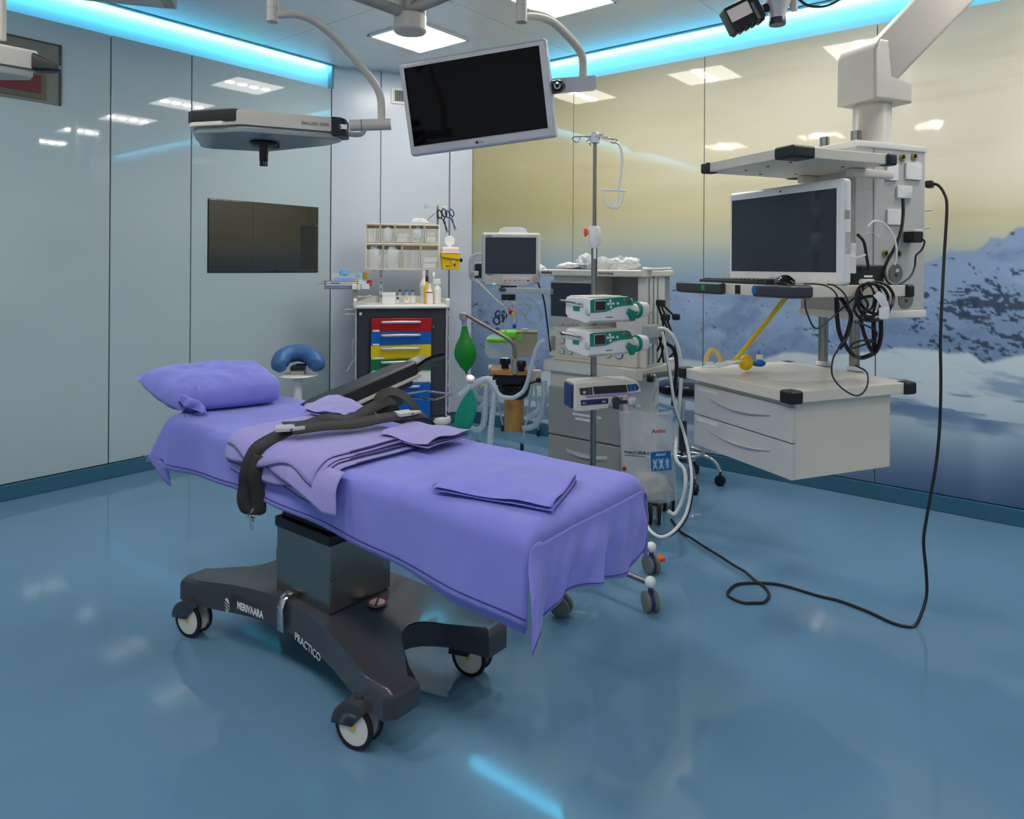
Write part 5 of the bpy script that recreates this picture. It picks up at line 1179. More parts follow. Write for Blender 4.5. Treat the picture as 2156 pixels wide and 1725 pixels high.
m = M(); m.box((Bq(1350, 985).x, .004, Bq(1350, 985).z), (.13, .01, .12), .004); m.obj('leaflet', m_paper, bgt)
M().sph(Bq(1320, 984, -.03), (.012, .006, .012), 12).obj('red_mark', m_txtr, bgt)
def bt(s, size, px, py, mt, y=-.062, slope=0.0): p = Bq(px, py, y); text(s, size, bgt, (p.x, y, p.z), (1, 0, slope), (0, 0, 1), mt, bold=.0006)
bt('Ambu', .030, 1377, 909, m_txtr, -.056, .05); bt('Ambu\u00ae SPUR II', .020, 1319, 951, m_txtd, -.062, -.1)
M().box(Bq(1343, 957, -.062), (.115, .0006, .003), rot=Matrix.Rotation(R(7), 3, 'Y')).obj('text_rule', m_txtd, bgt)
p = Bq(1397, 967, -.066); sg = M().box((0, 0, 0), (.105, .002, .098), .0008).obj('adult_sign', m_txtb, bgt, loc=p, rz=R(0)); sg.rotation_euler = (0, R(-3), 0)
text('ADULT', .017, sg, (0, -.0018, .028), (1, 0, 0), (0, 0, 1), m_txtw, align='CENTER', bold=.0006)
for k in range(3):
    x = -.032 + .032 * k; m = M(); s_ = (.7, .85, 1.0)[k]
    m.box((x, -.0016, -.014), (.029, .0006, .058)); m.obj('sign_field', mat('pale blue print', (60, 150, 205), .5), sg)
    m = M(); m.sph((x, -.0022, -.014 + .020 * s_), (.0045, .0006, .0045), 10); m.box((x, -.0022, -.014 + .006 * s_), (.012 * s_, .0006, .020 * s_)); m.box((x - .0035 * s_, -.0022, -.014 - .012 * s_), (.004, .0006, .022 * s_)); m.box((x + .0035 * s_, -.0022, -.014 - .012 * s_), (.004, .0006, .022 * s_)); m.box((x, -.0022, -.014 + .012 * s_), (.020 * s_, .0006, .006)); m.obj('figure_mark', m_txtw, sg)
    if k < 2:
        m = M(); [m.box((x, -.0028, -.014), (.003, .0006, .06), rot=Matrix.Rotation(R(a), 3, 'Y')) for a in (24, -24)]; m.obj('cross_mark', m_txtw, sg)
# ------------------------------------------------------------------ hoses and cables at the right of the machine
wh = thing('gas_hoses', 'white and black gas hoses hanging in a long loop beside the clear bag', 'hoses', P(1440, 1090, z=0)); who = P(1440, 1090, z=0)
def hose(pts, r, mt, d, name='hose', n=8, par=wh, o=who): return M().tube([P(p[0], p[1], d=p[2] if len(p) > 2 else d) - o for p in pts], r, n=n, sm=6).obj(name, mt, par)
hose(((1386, 688), (1402, 689), (1420, 706), (1433, 740), (1437, 790), (1434, 850), (1429, 910), (1428, 960, 3.6), (1446, 985, 3.55), (1449, 1020, 3.5), (1441, 1055, 3.5), (1427, 1078, 3.5), (1414, 1072, 3.5)), .0098, m_hosew, 3.72, 'white_hose', 10)
hose(((1396, 694), (1410, 760), (1425, 850), (1444, 905), (1458, 965, 3.6), (1462, 1015, 3.5), (1452, 1075, 3.45), (1428, 1112, 3.4), (1402, 1127, 3.38), (1380, 1118, 3.4), (1366, 1098, 3.5)), .008, m_hosew, 3.7, 'long_hose', 10)
hose(((1395, 694), (1406, 750), (1424, 856), (1446, 910), (1461, 965, 3.61), (1466, 1015, 3.51), (1456, 1077, 3.46), (1431, 1115, 3.41), (1402, 1130, 3.39)), .005, m_cable, 3.71, 'black_tube')
hose(((1400, 716), (1420, 730), (1427, 760), (1425, 800), (1420, 850)), .010, m_cable, 3.74, 'black_hose')
bk = thing('power_leads', 'tangle of black power leads hooked on the right of the machine', 'cables', P(1400, 700, d=3.85)); bko = P(1400, 700, d=3.85)
for pts in (((1384, 632), (1398, 640), (1420, 660)), ((1386, 640), (1396, 670), (1400, 710), (1396, 740), (1388, 760)), ((1390, 650), (1408, 690), (1424, 720), (1420, 740), (1408, 750)), ((1388, 640), (1398, 680), (1392, 720), (1386, 736)), ((1392, 636), (1410, 680), (1422, 715)), ((1384, 690), (1394, 720), (1400, 760))):
    hose(pts, .006, m_cable, 3.84, 'cable', 6, bk, bko)
for px, py, w_ in ((1392, 634, .05), (1402, 664, .05), (1425, 663, .04)): M().box(P(px, py, d=3.83) - bko, (.03, w_, .035), .008).obj('plug', m_black, bk)

# ------------------------------------------------------------------ black stool
sl = thing('swivel_stool', 'black round stool on a chrome five legged base by the mural', 'stool', cam(1.118, 4.60))
M().lathe([(0, .575), (.14, .575), (.172, .59), (.18, .61), (.176, .635), (.15, .65), (0, .655)], n=36).obj('seat', m_blackg, sl)
M().lathe([(.012, .56), (.10, .565), (.10, .575), (0, .575)], n=24).obj('seat_plate', m_black, sl)
M().cyl((0, 0, .14), (0, 0, .40), .026, n=18).obj('gas_column', m_dark, sl); M().cyl((0, 0, .40), (0, 0, .57), .014, n=14).obj('piston', m_chrome, sl)
M().tube([(.02, .0, .56), (.12, -.10, .53), (.16, -.14, .515)], .006, n=8).obj('height_lever', m_black, sl)
ringp = [(.13 * math.cos(2 * math.pi * i / 16), .13 * math.sin(2 * math.pi * i / 16), .20) for i in range(16)]
M().tube(ringp, .011, n=10, sm=2, closed=True).obj('foot_ring', m_chrome, sl)
for k in range(5):
    a = R(-66 + 72 * k); dx, dy = math.cos(a), math.sin(a)
    lg = M().tube([(dx * .02, dy * .02, .20), (dx * .13, dy * .13, .185), (dx * .20, dy * .20, .15), (dx * .235, dy * .235, .09)], .0125, n=10).obj('leg', m_chrome, sl)
    ca_ = thing('castor', None, None, (dx * .235, dy * .235, 0), a + R(60)); ca_.parent = sl
    for s in (-1, 1): M().lathe([(0, s * .003), (.026, s * .003), (.030, s * .01), (.028, s * .022), (.016, s * .028), (0, s * .028)], (0, 0, .030), (1, 0, 0), 20).obj('wheel', m_rubber, ca_)
    M().lathe([(.031, -.018), (.034, 0), (.031, .018)], (0, 0, .032), (1, 0, 0), 20, closed=True).obj('hood', m_black, ca_); M().cyl((0, 0, .05), (0, 0, .095), .008, n=8).obj('stem', m_black, ca_)
# ------------------------------------------------------------------ ceiling pendant with shelves, drawers and service column
fp = Fr(cam(1.034, 2.6), 22.5)
G = lambda px, py, x=None, y=None, z=None: fp.L(px, py, x=x, y=y, z=z)
pn = fthing('equipment_pendant', 'cream equipment pendant hanging from a thick ceiling arm with shelves and drawers', 'equipment pendant', fp)
# drawer unit
DZ0, DZ1, SZ0, SZ1 = .614, .888, .905, .948
M().span((.018, .006, DZ0), (.51, .575, SZ0 - .002), .004).obj('drawer_body', m_cream, pn)
for z0, z1, nm in ((DZ0 + .002, DZ0 + .135, 'lower'), (DZ0 + .139, DZ1 - .004, 'upper')):
    d = M().span((0, 0, z0), (.022, .582, z1), .004).obj('drawer', mat('pale grey drawer front', (202, 200, 196), .3), pn)
    h = M(); zc = (z0 + z1) / 2 + .008
    h.grid(lambda u, v: V((-.002 - .016 * math.sin(math.pi * u) * (1 - v) - .001, .47 - .36 * u, zc + .014 * math.cos(math.pi * (u - .5)) * -1 + .012 - .012 * v * math.sin(math.pi * u))), 20, 2); h.obj('handle', m_silver, d, solid=.003)
    M().span((-.001, .42, z1 - .024), (.001, .56, z1 - (.012 if nm == 'upper' else .006)), .0003, 1).obj('label_strip', m_paper, d)
# the three shelves with black corner buffers
def slab(x0, x1, y0, y1, z0, z1, name, corners, under=m_cream):
    s_ = M().span((x0, y0, z0), (x1, y1, z1), .004).obj(name, m_cream, pn)
    for (cx_, cy_, lx, ly) in corners:
        m = M(); m.span((cx_ - .012 if cx_ == x0 else cx_ - lx, cy_ - .012 if cy_ == y0 else cy_ - ly, z0 - .004), (cx_ + lx if cx_ == x0 else cx_ + .012, cy_ + ly if cy_ == y0 else cy_ + .012, z1 + .003), .010, 3); m.obj('corner_buffer', m_black, s_)
    return s_
slab(-.025, .60, -.02, .645, SZ0, SZ1, 'bottom_shelf', ((-.025, -.02, .05, .05), (-.025, .645, .05, .04), (.60, -.02, .05, .04), (.60, .645, .04, .04)))
ms_ = slab(-.025, .585, -.02, .62, 1.290, 1.334, 'middle_shelf', ((.585, -.02, .03, .03), (.585, .62, .03, .03)))
gb = M(); gb.prism([(-.055, -.045), (.05, -.045), (.05, -.010), (-.02, -.008), (-.02, .145), (-.050, .155), (-.060, .145)], 1.288, 1.337, bev=.012, seg=3); g_ = gb.obj('corner_grip', m_dark, ms_)
M().span((-.062, .125, 1.300), (-.048, .152, 1.328), .006).obj('blue_button', m_txtb, g_)
gb = M(); gb.prism([(-.058, .34), (-.022, .345), (-.02, .62), (.03, .625), (.03, .66), (-.04, .665), (-.060, .62)], 1.288, 1.337, bev=.012, seg=3); g_ = gb.obj('left_grip', m_dark, ms_)
M().span((-.061, .435, 1.302), (-.050, .462, 1.326), .005).obj('green_button', mat('green button', (10, 160, 40), .4), g_)
M().span((-.028, .255, 1.294), (-.024, .285, 1.330), .001, 1).obj('badge', m_black, ms_)
ts = slab(-.025, .485, -.02, .49, 1.806, 1.846, 'top_shelf', ((-.025, -.02, .10, .085), (-.025, .49, .05, .04), (.485, -.02, .04, .04), (.485, .49, .05, .05)))
for x, y in ((.08, .35), (.08, .22), (.08, .10), (.35, .35), (.35, .1), (.22, .42)): M().cyl((x, y, 1.8035), (x, y, 1.8065), .006, n=10).obj('screw', m_dark, ts)
M().span((.40, .10, 1.772), (.64, .135, 1.806), .008).obj('shelf_clamp', m_cream, pn); M().span((.40, .36, 1.772), (.64, .395, 1.806), .008).obj('shelf_clamp', m_cream, pn)
# rods
for y, zt_ in ((.475, G(1737, 281, y=.475).z), (.30, G(1800, 267, y=.30).z)):
    M().cyl((.645, y, .88), (.645, y, zt_), .0215, n=20).obj('steel_rod', m_steel, pn)
    for z in (.926, 1.312, 1.80): M().span((.585, y - .03, z - .02), (.675, y + .03, z + .02), .006).obj('rod_clamp', m_grey, pn)
    M().lathe([(.024, .948), (.032, .950), (.030, .965), (.0216, .968)], (.645, y, 0), n=20, closed=True).obj('rod_collar', m_plw, pn)
# service column
Yc = .16; xr = G(1947, 480, y=Yc).x; xl = G(1800, 480, y=Yc).x; zc1, zc0 = G(1940, 300, y=Yc).z, G(1945, 655, y=Yc).z
col = M().span((xl, Yc, zc0), (xr, Yc + .30, zc1), .008).obj('service_column', m_grey, pn)
xs_ = G(1838, 480, y=Yc).x
M().span((xs_ - .002, Yc - .003, zc0 + .02), (xs_ + .002, Yc + .002, zc1 - .01)).obj('column_groove', m_midgrey, col)
M().span((xl - .004, Yc - .006, zc1 - .022), (xr + .004, Yc + .304, zc1 + .006), .006).obj('top_rim', m_offw, col); M().span((xl - .004, Yc - .006, zc0 - .006), (xr + .006, Yc + .304, zc0 + .028), .006).obj('bottom_rim', m_offw, col)
for (x0, y0, x1, y1) in ((1862, 333, 1885.5, 371), (1902, 331, 1935, 369), (1884, 380, 1915, 408), (1864, 430, 1895, 464)):
    a, b_ = G(x0, y0, y=Yc), G(x1, y1, y=Yc); M().span((a.x, Yc - .010, b_.z), (b_.x, Yc, a.z), .003).obj('socket_plate', m_plw, col)
for px, py in ((1874, 321), (1896, 321), (1921, 319), (1862.5, 524), (1890, 524)):
    c = G(px, py, y=Yc); o_ = M().lathe([(.010, 0), (.017, .0), (.017, .006), (.012, .008), (.010, .006), (.010, 0)], c, (0, -1, 0), 20, closed=True).obj('gas_outlet', mat('green yellow ring', (140, 140, 60), .4), col); M().cyl(c, c - V((0, .004, 0)), .010, n=16).obj('outlet_core', m_black, o_)
for px, py, r in ((1885, 565, .040), (1907, 618, .044)):
    c = G(px, py, y=Yc); o_ = M().cyl(c + V((0, .002, 0)), c - V((0, .004, 0)), r, n=32).obj('gas_terminal', m_khaki, col)
    m = M(); m.prism([(-.010, .004), (.010, .004), (0, -.010)], 0, .0012, Tm=Matrix(((1, 0, 0, c.x), (0, 0, -1, c.y - .004), (0, 1, 0, c.z - .008), (0, 0, 0, 1)))); m.obj('arrow_mark', m_black, o_)
    M().box(c + V((.008, -.0045, .012)), (.018, .001, .014)).obj('white_tag', m_plw, o_)
c = G(1922, 488, y=Yc - .03); M().box(c, (.06, .05, .05), .006).obj('power_adapter', m_black, col); M().box(c + V((0, .0, .027)), (.06, .05, .012), .003).obj('adapter_top', m_plw, col)
for py, ln in ((432, .06), (470, .05), (375, .06)): c = G(1949, py, y=Yc); M().tube([c + V((0, .02, 0)), c + V((ln, .02, .006))], .004 if py != 375 else .008, n=8, sm=1).obj('side_peg', m_silver, col)
for py in (318, 400, 455): c = G(1948, py, y=Yc); M().span((c.x, Yc + .02, c.z - .04), (c.x + .012, Yc + .08, c.z + .02), .004).obj('side_outlet', m_offw, col)
# round neck, knuckle and ceiling arm
kc = V((G(1832, 255, y=Yc + .15).x, Yc + .15, 0)); zn = G(1832, 207, y=Yc + .15).z
M().lathe([(.095, zc1), (.092, zc1 + .02), (.080, zc1 + .035), (.078, zn + .02)], (kc.x, kc.y, 0), n=36).obj('round_neck', m_arm, pn)
hx, hy = .105, .105; zk0, zk1 = zn - .01, G(1812, 64, y=kc.y - hy).z
kn = M(); kn.prism([(kc.x - hx, zk0), (kc.x + hx + .02, zk0), (kc.x + hx + .02, zk0 + .09), (kc.x - .02, zk0 + .09), (kc.x - .02, zk1 - .0), (kc.x - hx + .03, zk1), (kc.x - hx, zk1 - .05)], kc.y - hy, kc.y + hy, bev=.012, seg=3, Tm=Matrix(((1, 0, 0, 0), (0, 0, 1, 0), (0, 1, 0, 0), (0, 0, 0, 1)))); kn.obj('arm_knuckle', m_arm, pn)
e0 = V((kc.x + .03, kc.y, zk0 + .17)); e1 = fp.to(P(2150, -195, d=3.12)); e1.z = min(e1.z, 2.98)
dr_ = (e1 - e0).normalized(); up_ = (V((0, 0, 1)) - dr_ * dr_.z).normalized(); sd_ = dr_.cross(up_)
m = M(); m.T = Matrix(((dr_.x, sd_.x, up_.x, e0.x), (dr_.y, sd_.y, up_.y, e0.y), (dr_.z, sd_.z, up_.z, e0.z), (0, 0, 0, 1)))
Ln = (e1 - e0).length
m.prism([(-.10, -.09), (Ln, -.09), (Ln, .095), (-.02, .095), (-.11, .03)], -.092, .092, bev=.014, seg=3, Tm=Matrix(((1, 0, 0, 0), (0, 0, 1, 0), (0, 1, 0, 0), (0, 0, 0, 1)))); m.obj('ceiling_arm', m_arm, pn)
m = M(); m.T = Matrix(((dr_.x, sd_.x, up_.x, e0.x), (dr_.y, sd_.y, up_.y, e0.y), (dr_.z, sd_.z, up_.z, e0.z), (0, 0, 0, 1)))
m.span((.10, -.04, -.090), (Ln - .05, .04, -.080), .003); m.obj('arm_cover', m_grey, pn)
m = M(); m.cyl(e1 + V((0, 0, -.15)), V((e1.x, e1.y, CEIL - .001)), .12, n=32); m.obj('ceiling_mount', m_arm, pn)

# ------------------------------------------------------------------ things on the pendant
pcx = .215; PCo = fp.W(pcx, -.03, 1.3345)
pcm = thing('desktop_computer', 'white all in one computer with a dark screen on the pendant middle shelf', 'computer', PCo, fp.a)
pl_ = lambda px, py: fp.L(px, py, x=pcx) - V((pcx, -.03, 1.3345))
tl, br = pl_(1533, 398), pl_(1784, 588); H_pc = pl_(1786, 363).z; W_pc = tl.y
M().span((0, 0, .0), (.045, W_pc, H_pc), .016, 4).obj('housing', m_plw, pcm)
a, b_ = pl_(1539.5, 416), pl_(1760.5, 566); za = (pl_(1540, 416).z + pl_(1760, 388).z) / 2; zb_ = pl_(1760, 565).z
M().span((-.0015, b_.y, zb_), (.004, a.y, za), .001, 1).obj('screen', m_screen2, pcm)
M().cyl((-.001, W_pc * .5, H_pc - .022), (-.003, W_pc * .5, H_pc - .022), .004, n=10).obj('webcam', m_black, pcm)
text('COMPUTER', .014, pcm, (0, 0, 0), (1, 0, 0), (0, 0, 1), m_grey) if False else M().span((-.001, W_pc * .46, .02), (.0, W_pc * .6, .027)).obj('maker_mark', m_silver, pcm)
for py, mt in ((.16, m_silver), (.12, m_paper), (.07, m_sharp)): M().box((-.0005, py, .018), (.002, .005, .004)).obj('indicator', mt, pcm)
M().span((.004, -.002, H_pc * .62), (.030, .0, H_pc * .70), .001, 1).obj('side_port', m_midgrey, pcm); M().span((.01, -.002, H_pc * .30), (.034, .0, H_pc * .5), .001, 1).obj('disc_slot', m_grey, pcm)
M().span((.02, W_pc * .3, -.0005), (.14, W_pc * .7, .012), .003).obj('stand', m_grey, pcm); M().span((.045, W_pc * .35, .01), (.075, W_pc * .65, .18), .006).obj('stand_back', m_grey, pcm)
kb = thing('keyboard', 'black keyboard lying in front of the white computer', 'keyboard', fp.W(.02, .16, 1.3345), fp.a)
M().span((0, 0, .0), (.15, .42, .014), .005).obj('keyboard_case', m_black, kb); M().span((.12, .0, .012), (.15, .42, .02), .004).obj('rear_ridge', m_blackg, kb)
for r_ in range(5):
    for k in range(16): M().box((.022 + .022 * r_, .022 + .0252 * k, .0165), (.018, .021, .006), .0015, 1).obj('key', m_dark, kb)
mo = thing('computer_mouse', 'black computer mouse at the near corner of the middle shelf', 'mouse', fp.W(.03, .075, 1.3345), fp.a - R(20))
m = M(); m.sph((0, 0, .004), (.034, .062, .034), 24)
for v in m.b.verts: v.co.z = max(0.0, v.co.z); v.co.z *= 1.05 - .25 * abs(v.co.y + .01) / .06
m.obj('mouse_shell', m_blackg, mo); M().box((0, .04, .027), (.006, .016, .008), .003).obj('wheel', m_rubber, mo)
rt_ = thing('router_box', 'black box with a pale label standing behind the computer', 'box', fp.W(G(1828, 584, y=.06).x, .06, 1.3345), fp.a)
wb = G(1864, 584, y=.06).x - G(1792, 584, y=.06).x; hb2 = G(1828, 548, y=.06).z - 1.3345
M().box((0, .05, hb2 / 2), (wb, .10, hb2), .010, 3).obj('case', m_black, rt_); M().box((.0, -.001, hb2 * .42), (wb * .24, .002, .008)).obj('pale_label', m_paper, rt_)
dg_ = thing('cable_plugs', 'two small white plugs lying before the black box', 'plug', fp.W(G(1836, 588, y=-.01).x, 0.01, 1.3345), fp.a)
M().cyl((-.018, -.01, .012), (-.008, .02, .012), .012, n=14).obj('plug', m_plw, dg_); M().cyl((.014, -.012, .012), (.02, .02, .012), .012, n=14).obj('plug', m_plw, dg_)
hub_ = thing('wall_charger', 'white charger hooked on the near steel rod', 'charger', fp.W(.61, .27, 1.40), fp.a)
p0 = fp.W(.61, .27, 1.40)
ch = lambda px, py, d=2.85: V((Matrix.Rotation(-fp.a, 3, 'Z') @ (P(px, py, d=d) - p0)))
m = M(); a = ch(1793, 535, 2.8); m.box(a, (.03, .02, .12), .004); m.obj('charger_body', m_plw, hub_); M().tube([ch(1788, 528, 2.75), ch(1800, 534, 2.75), ch(1822, 527, 2.75)], .004, n=8).obj('white_lead', m_plw, hub_)
# cables of the pendant
def cabset(name, label, o, items):
    t = thing(name, label, 'cables', o)
    for pts, r, mt in items: M().tube([P(p[0], p[1], d=p[2]) - o for p in pts], r, n=6, sm=6).obj('cable', mt, t)
    return t
d1 = 2.66; o = P(1830, 620, d=2.7)
lp = lambda cx_, cy_, rx, ry, d, n=9, a0=0: tuple((cx_ + rx * math.cos(a0 + 2 * math.pi * i / (n - 1)), cy_ + ry * math.sin(a0 + 2 * math.pi * i / (n - 1)), d + .02 * math.sin(3 * i)) for i in range(n))
cc_ = cabset('cable_coil', 'black coil of cables hanging from the near side of the middle shelf', o, [
    (lp(1832, 622, 26, 36, d1), .006, m_cable), (lp(1840, 626, 32, 38, d1 + .01, a0=.5), .006, m_cable), (lp(1822, 618, 20, 30, d1 - .01, a0=1.5), .004, m_cable), (lp(1846, 618, 36, 34, d1 + .02, a0=2.2), .006, m_cable), (lp(1836, 640, 38, 26, d1 + .01, a0=3), .006, m_cable),
    (((1812, 597, d1), (1816, 612, d1 - .02), (1828, 630, d1), (1822, 652, d1)), .004, m_cable), (((1838, 600, d1 - .03), (1846, 618, d1 - .02), (1840, 650, d1)), .004, m_cable)])
M().tube([P(1846, 608, d=d1 - .03) - o, P(1858, 622, d=d1 - .04) - o, P(1866, 640, d=d1 - .03) - o, P(1864, 658, d=d1 - .03) - o], 1, flat=(.026, .012), n0=(-1, 0, 0), sm=4).obj('white_strap', m_plw, cc_)
M().box(P(1862, 650, d=d1 - .04) - o, (.03, .03, .045), .006).obj('white_clip', m_plw, cc_)
o2 = P(1780, 680, d=2.75)
cabset('hanging_cables', 'black cables hanging in loops between the middle shelf and the drawers', o2, [
    (((1696, 622, 2.56), (1697, 640, 2.56), (1706, 665, 2.56), (1716, 682, 2.57), (1730, 680, 2.6), (1750, 663, 2.65), (1775, 640, 2.68), (1800, 618, 2.7)), .0032, m_cable),
    (((1742, 590, 2.55), (1760, 594, 2.54), (1780, 612, 2.54), (1788, 640, 2.6), (1790, 690, 2.62), (1772, 720, 2.62), (1757, 745, 2.6), (1755, 780, 2.56), (1775, 808, 2.52), (1808, 824, 2.5), (1828, 806, 2.52), (1828, 775, 2.56), (1803, 760, 2.62)), .0032, m_cable),
    (((1762, 612, 2.72), (1764, 660, 2.74), (1772, 700, 2.74), (1795, 735, 2.74), (1812, 745, 2.8)), .009, m_cable), (((1768, 614, 2.74), (1786, 640, 2.74), (1793, 660, 2.74), (1783, 700, 2.74), (1770, 725, 2.76)), .009, m_cable),
    (((1812, 655, 2.7), (1820, 690, 2.72), (1832, 720, 2.74), (1842, 735, 2.76)), .008, m_cable), (((1840, 660, 2.72), (1842, 700, 2.74), (1842, 730, 2.78)), .009, m_cable), (((1856, 662, 2.72), (1856, 700, 2.74), (1846, 730, 2.76), (1825, 742, 2.8), (1808, 745, 2.82)), .009, m_cable),
    (((1800, 668, 2.7), (1830, 678, 2.68), (1848, 690, 2.68), (1842, 705, 2.68), (1815, 708, 2.68), (1796, 716, 2.68), (1798, 724, 2.68), (1825, 715, 2.68), (1848, 706, 2.68)), .0035, m_cable), (((1693, 590, 2.5), (1720, 590, 2.5), (1745, 596, 2.5), (1762, 612, 2.52), (1768, 640, 2.55)), .0028, m_cable)])
o3 = P(1880, 520, d=2.95)
cabset('column_cables', 'black power cables plugged into the front of the service column', o3, [
    (((1899, 408, 2.93), (1900, 440, 2.92), (1896, 475, 2.90), (1884, 510, 2.88), (1868, 540, 2.86), (1862, 560, 2.86), (1868, 580, 2.84), (1880, 590, 2.82)), .007, m_cable), (((1940, 492, 2.93), (1946, 498, 2.93), (1940, 515, 2.93), (1928, 528, 2.93), (1926, 550, 2.93), (1918, 570, 2.9), (1900, 585, 2.86), (1884, 590, 2.84)), .004, m_cable),
    (((1805, 485, 2.75), (1818, 500, 2.78), (1824, 530, 2.8), (1830, 560, 2.8)), .006, m_cable)])
o4 = P(1860, 500, d=2.8)
cabset('clear_tubing', 'clear thin tube arching in front of the service column', o4, [(((1826, 468, 2.82), (1838, 456, 2.84), (1856, 458, 2.86), (1874, 475, 2.86), (1885, 500, 2.86), (1887, 530, 2.86), (1884, 548, 2.86)), .004, m_plw), (((1820, 484, 2.84), (1836, 480, 2.86), (1852, 488, 2.86)), .003, m_clear)])
# main black cable from the column to the floor and back to the machine
o5 = P(1932, 1309, z=.006)
t5 = thing('power_cable', 'long black power cable hanging from the service column and lying looped on the floor', 'cable', o5)
pts = [P(x, y, d=d) for x, y, d in ((1956, 376, 3.0), (1972, 378, 2.98), (1986, 396, 2.95), (1992, 425, 2.93), (1988, 520, 2.92), (1985, 600, 2.9), (1982, 700, 2.88), (1984, 790, 2.87), (1983, 880, 2.86), (1977, 960, 2.85), (1966, 1030, 2.84), (1957, 1085, 2.83), (1952, 1130, 2.82), (1958, 1190, 2.81), (1960, 1240, 2.80), (1950, 1280, 2.78))]
pts += [P(x, y, z=.006) for x, y in ((1936, 1307), (1915, 1308), (1885, 1300), (1850, 1284), (1815, 1270), (1775, 1256), (1735, 1247), (1690, 1234), (1660, 1226), (1635, 1222), (1600, 1221), (1562, 1224), (1545, 1236), (1541, 1247), (1553, 1255), (1575, 1263), (1598, 1263), (1618, 1261), (1628, 1247), (1620, 1231), (1600, 1217), (1578, 1203), (1555, 1190), (1520, 1168), (1490, 1150), (1462, 1132), (1440, 1115), (1428, 1100), (1420, 1090))]
for i in range(17 + 20, 17 + 25):
    if i < len(pts): pts[i].z = .016
M().tube(pts, .006, n=8, sm=5).obj('cable', m_cable, t5)
M().box(P(1955, 377, d=3.0) - V((0, 0, 0)), (.05, .03, .03), .006).obj('plug', m_black, t5, loc=None).location = (0, 0, 0)
t5_c = [c for c in t5.children]
for c in t5_c: c.location = -o5
# breathing kit on the drawer top
zk_ = SZ1 + .0005
mkt = thing('breathing_mask', 'yellow breathing mask with bent tube and white wrapper on the drawer unit', 'mask', P(1530, 768, z=zk_)); mko = P(1530, 768, z=zk_)
kz = lambda px, py, d: P(px, py, d=d) - mko
M().tube([kz(1489, 757, 3.03), kz(1492, 742, 3.03), kz(1500, 732, 3.03), (kz(1510, 735, 3.03)), kz(1518, 748, 3.03), kz(1520, 756, 3.03)], .011, n=10).obj('bent_tube', mat('pale yellow tube', (224, 190, 110), .35), mkt)
M().sph(kz(1573, 757, 3.06), (.042, .03, .034), 20).obj('mask_dome', m_orange if False else m_sharp, mkt); M().sph(kz(1600, 758, 3.08), (.03, .03, .016), 14).obj('blue_rim', m_txtb, mkt)
M().cyl(kz(1602, 752, 3.1), kz(1602, 741, 3.1), .014, n=14).obj('white_cap', m_plw, mkt); M().cyl(kz(1496, 764, 3.02), kz(1496, 756, 3.02), .018, n=14).obj('socket', m_plw, mkt)
m = M(); q = [kz(1478, 772, 2.98), kz(1520, 760, 3.03), kz(1570, 757, 3.02), kz(1520, 772, 2.93)]
m.grid(lambda u, v: (q[0] * (1 - u) * (1 - v) + q[1] * (1 - u) * v + q[3] * u * (1 - v) + q[2] * u * v) * 1.0 + V((0, 0, .010 + .008 * noise.noise(V((u * 4, v * 5, 1))))), 14, 14); m.obj('wrapper', m_paper, mkt, solid=.004)
M().tube([kz(1548, 756, 3.05), kz(1570, 728, 3.0), kz(1600, 690, 2.92), kz(1630, 652, 2.84), kz(1655, 620, 2.76)], .0095, n=10).obj('long_tube', m_yelt, mkt)
# ------------------------------------------------------------------ things hanging from the ceiling
# central mount with extension arms
hc = cam((857 - CX + 3) / FPX * 3.3, 3.3); hz = P(857, 72, d=3.3).z
hbm = thing('ceiling_mount', 'grey ceiling mount tube in front of the square ceiling light', 'ceiling mount', (hc.x, hc.y, CEIL))
def hb(p): return V((p[0] - hc.x, p[1] - hc.y, p[2] - CEIL))
M().lathe([(0, hz - CEIL), (.070, hz - CEIL), (.077, hz - CEIL + .008), (.077, hz - CEIL + .075), (.072, hz - CEIL + .08), (0, hz - CEIL + .08)], n=36).obj('end_cap', m_arm, hbm)
for s in (-1, 1):
    M().cyl((s * .05 * RT[0], s * .05 * RT[1], hz - CEIL + .07), (s * .05 * RT[0], s * .05 * RT[1], -.24), .024, n=20).obj('mount_tube', m_arm, hbm)
M().box((.0, .0, hz - CEIL + .16), (.05, .05, .16), .006).obj('cable_box', m_midgrey, hbm)
M().lathe([(.08, -.28), (.085, -.27), (.085, -.05), (.14, -.03), (.14, -.001)], n=36).obj('ceiling_flange', m_arm, hbm)
lz = P(567, 53, d=2.75).z; rz_ = P(1090, 47, d=2.9).z
ls, rs = P(567, 53, d=2.75), P(1091, 47, d=2.9)
# surgical lamp
fl = Fr(cam(-1.10, 3.10, 1.955), 32)
lampt = fthing('surgical_lamp', 'flat white surgical lamp with black handle hanging over the pillow', 'surgical lamp', fl)
pr_ = lambda lst: [tuple(fl.to(cam(r, d, 1.955)))[:2] for r, d in lst]
out = pr_([(-1.345, 2.95), (-1.32, 2.925), (-1.106, 2.878), (-.76, 3.03), (-.735, 3.06), (-.74, 3.13), (-.82, 3.22), (-1.15, 3.40), (-1.20, 3.41), (-1.44, 3.335), (-1.47, 3.29)])
m = M(); m.prism(out, .016, .078, bev=.012, seg=3, topbev=True); m.obj('lamp_housing', m_arm, lampt)
cx_ = sum(p[0] for p in out) / len(out); cy_ = sum(p[1] for p in out) / len(out); ins = [(cx_ + (x - cx_) * .95, cy_ + (y - cy_) * .95) for x, y in out]
m = M(); m.prism(ins, -.014, .018, bev=.01, seg=2); m.obj('lamp_glass', m_lampunder, lampt)
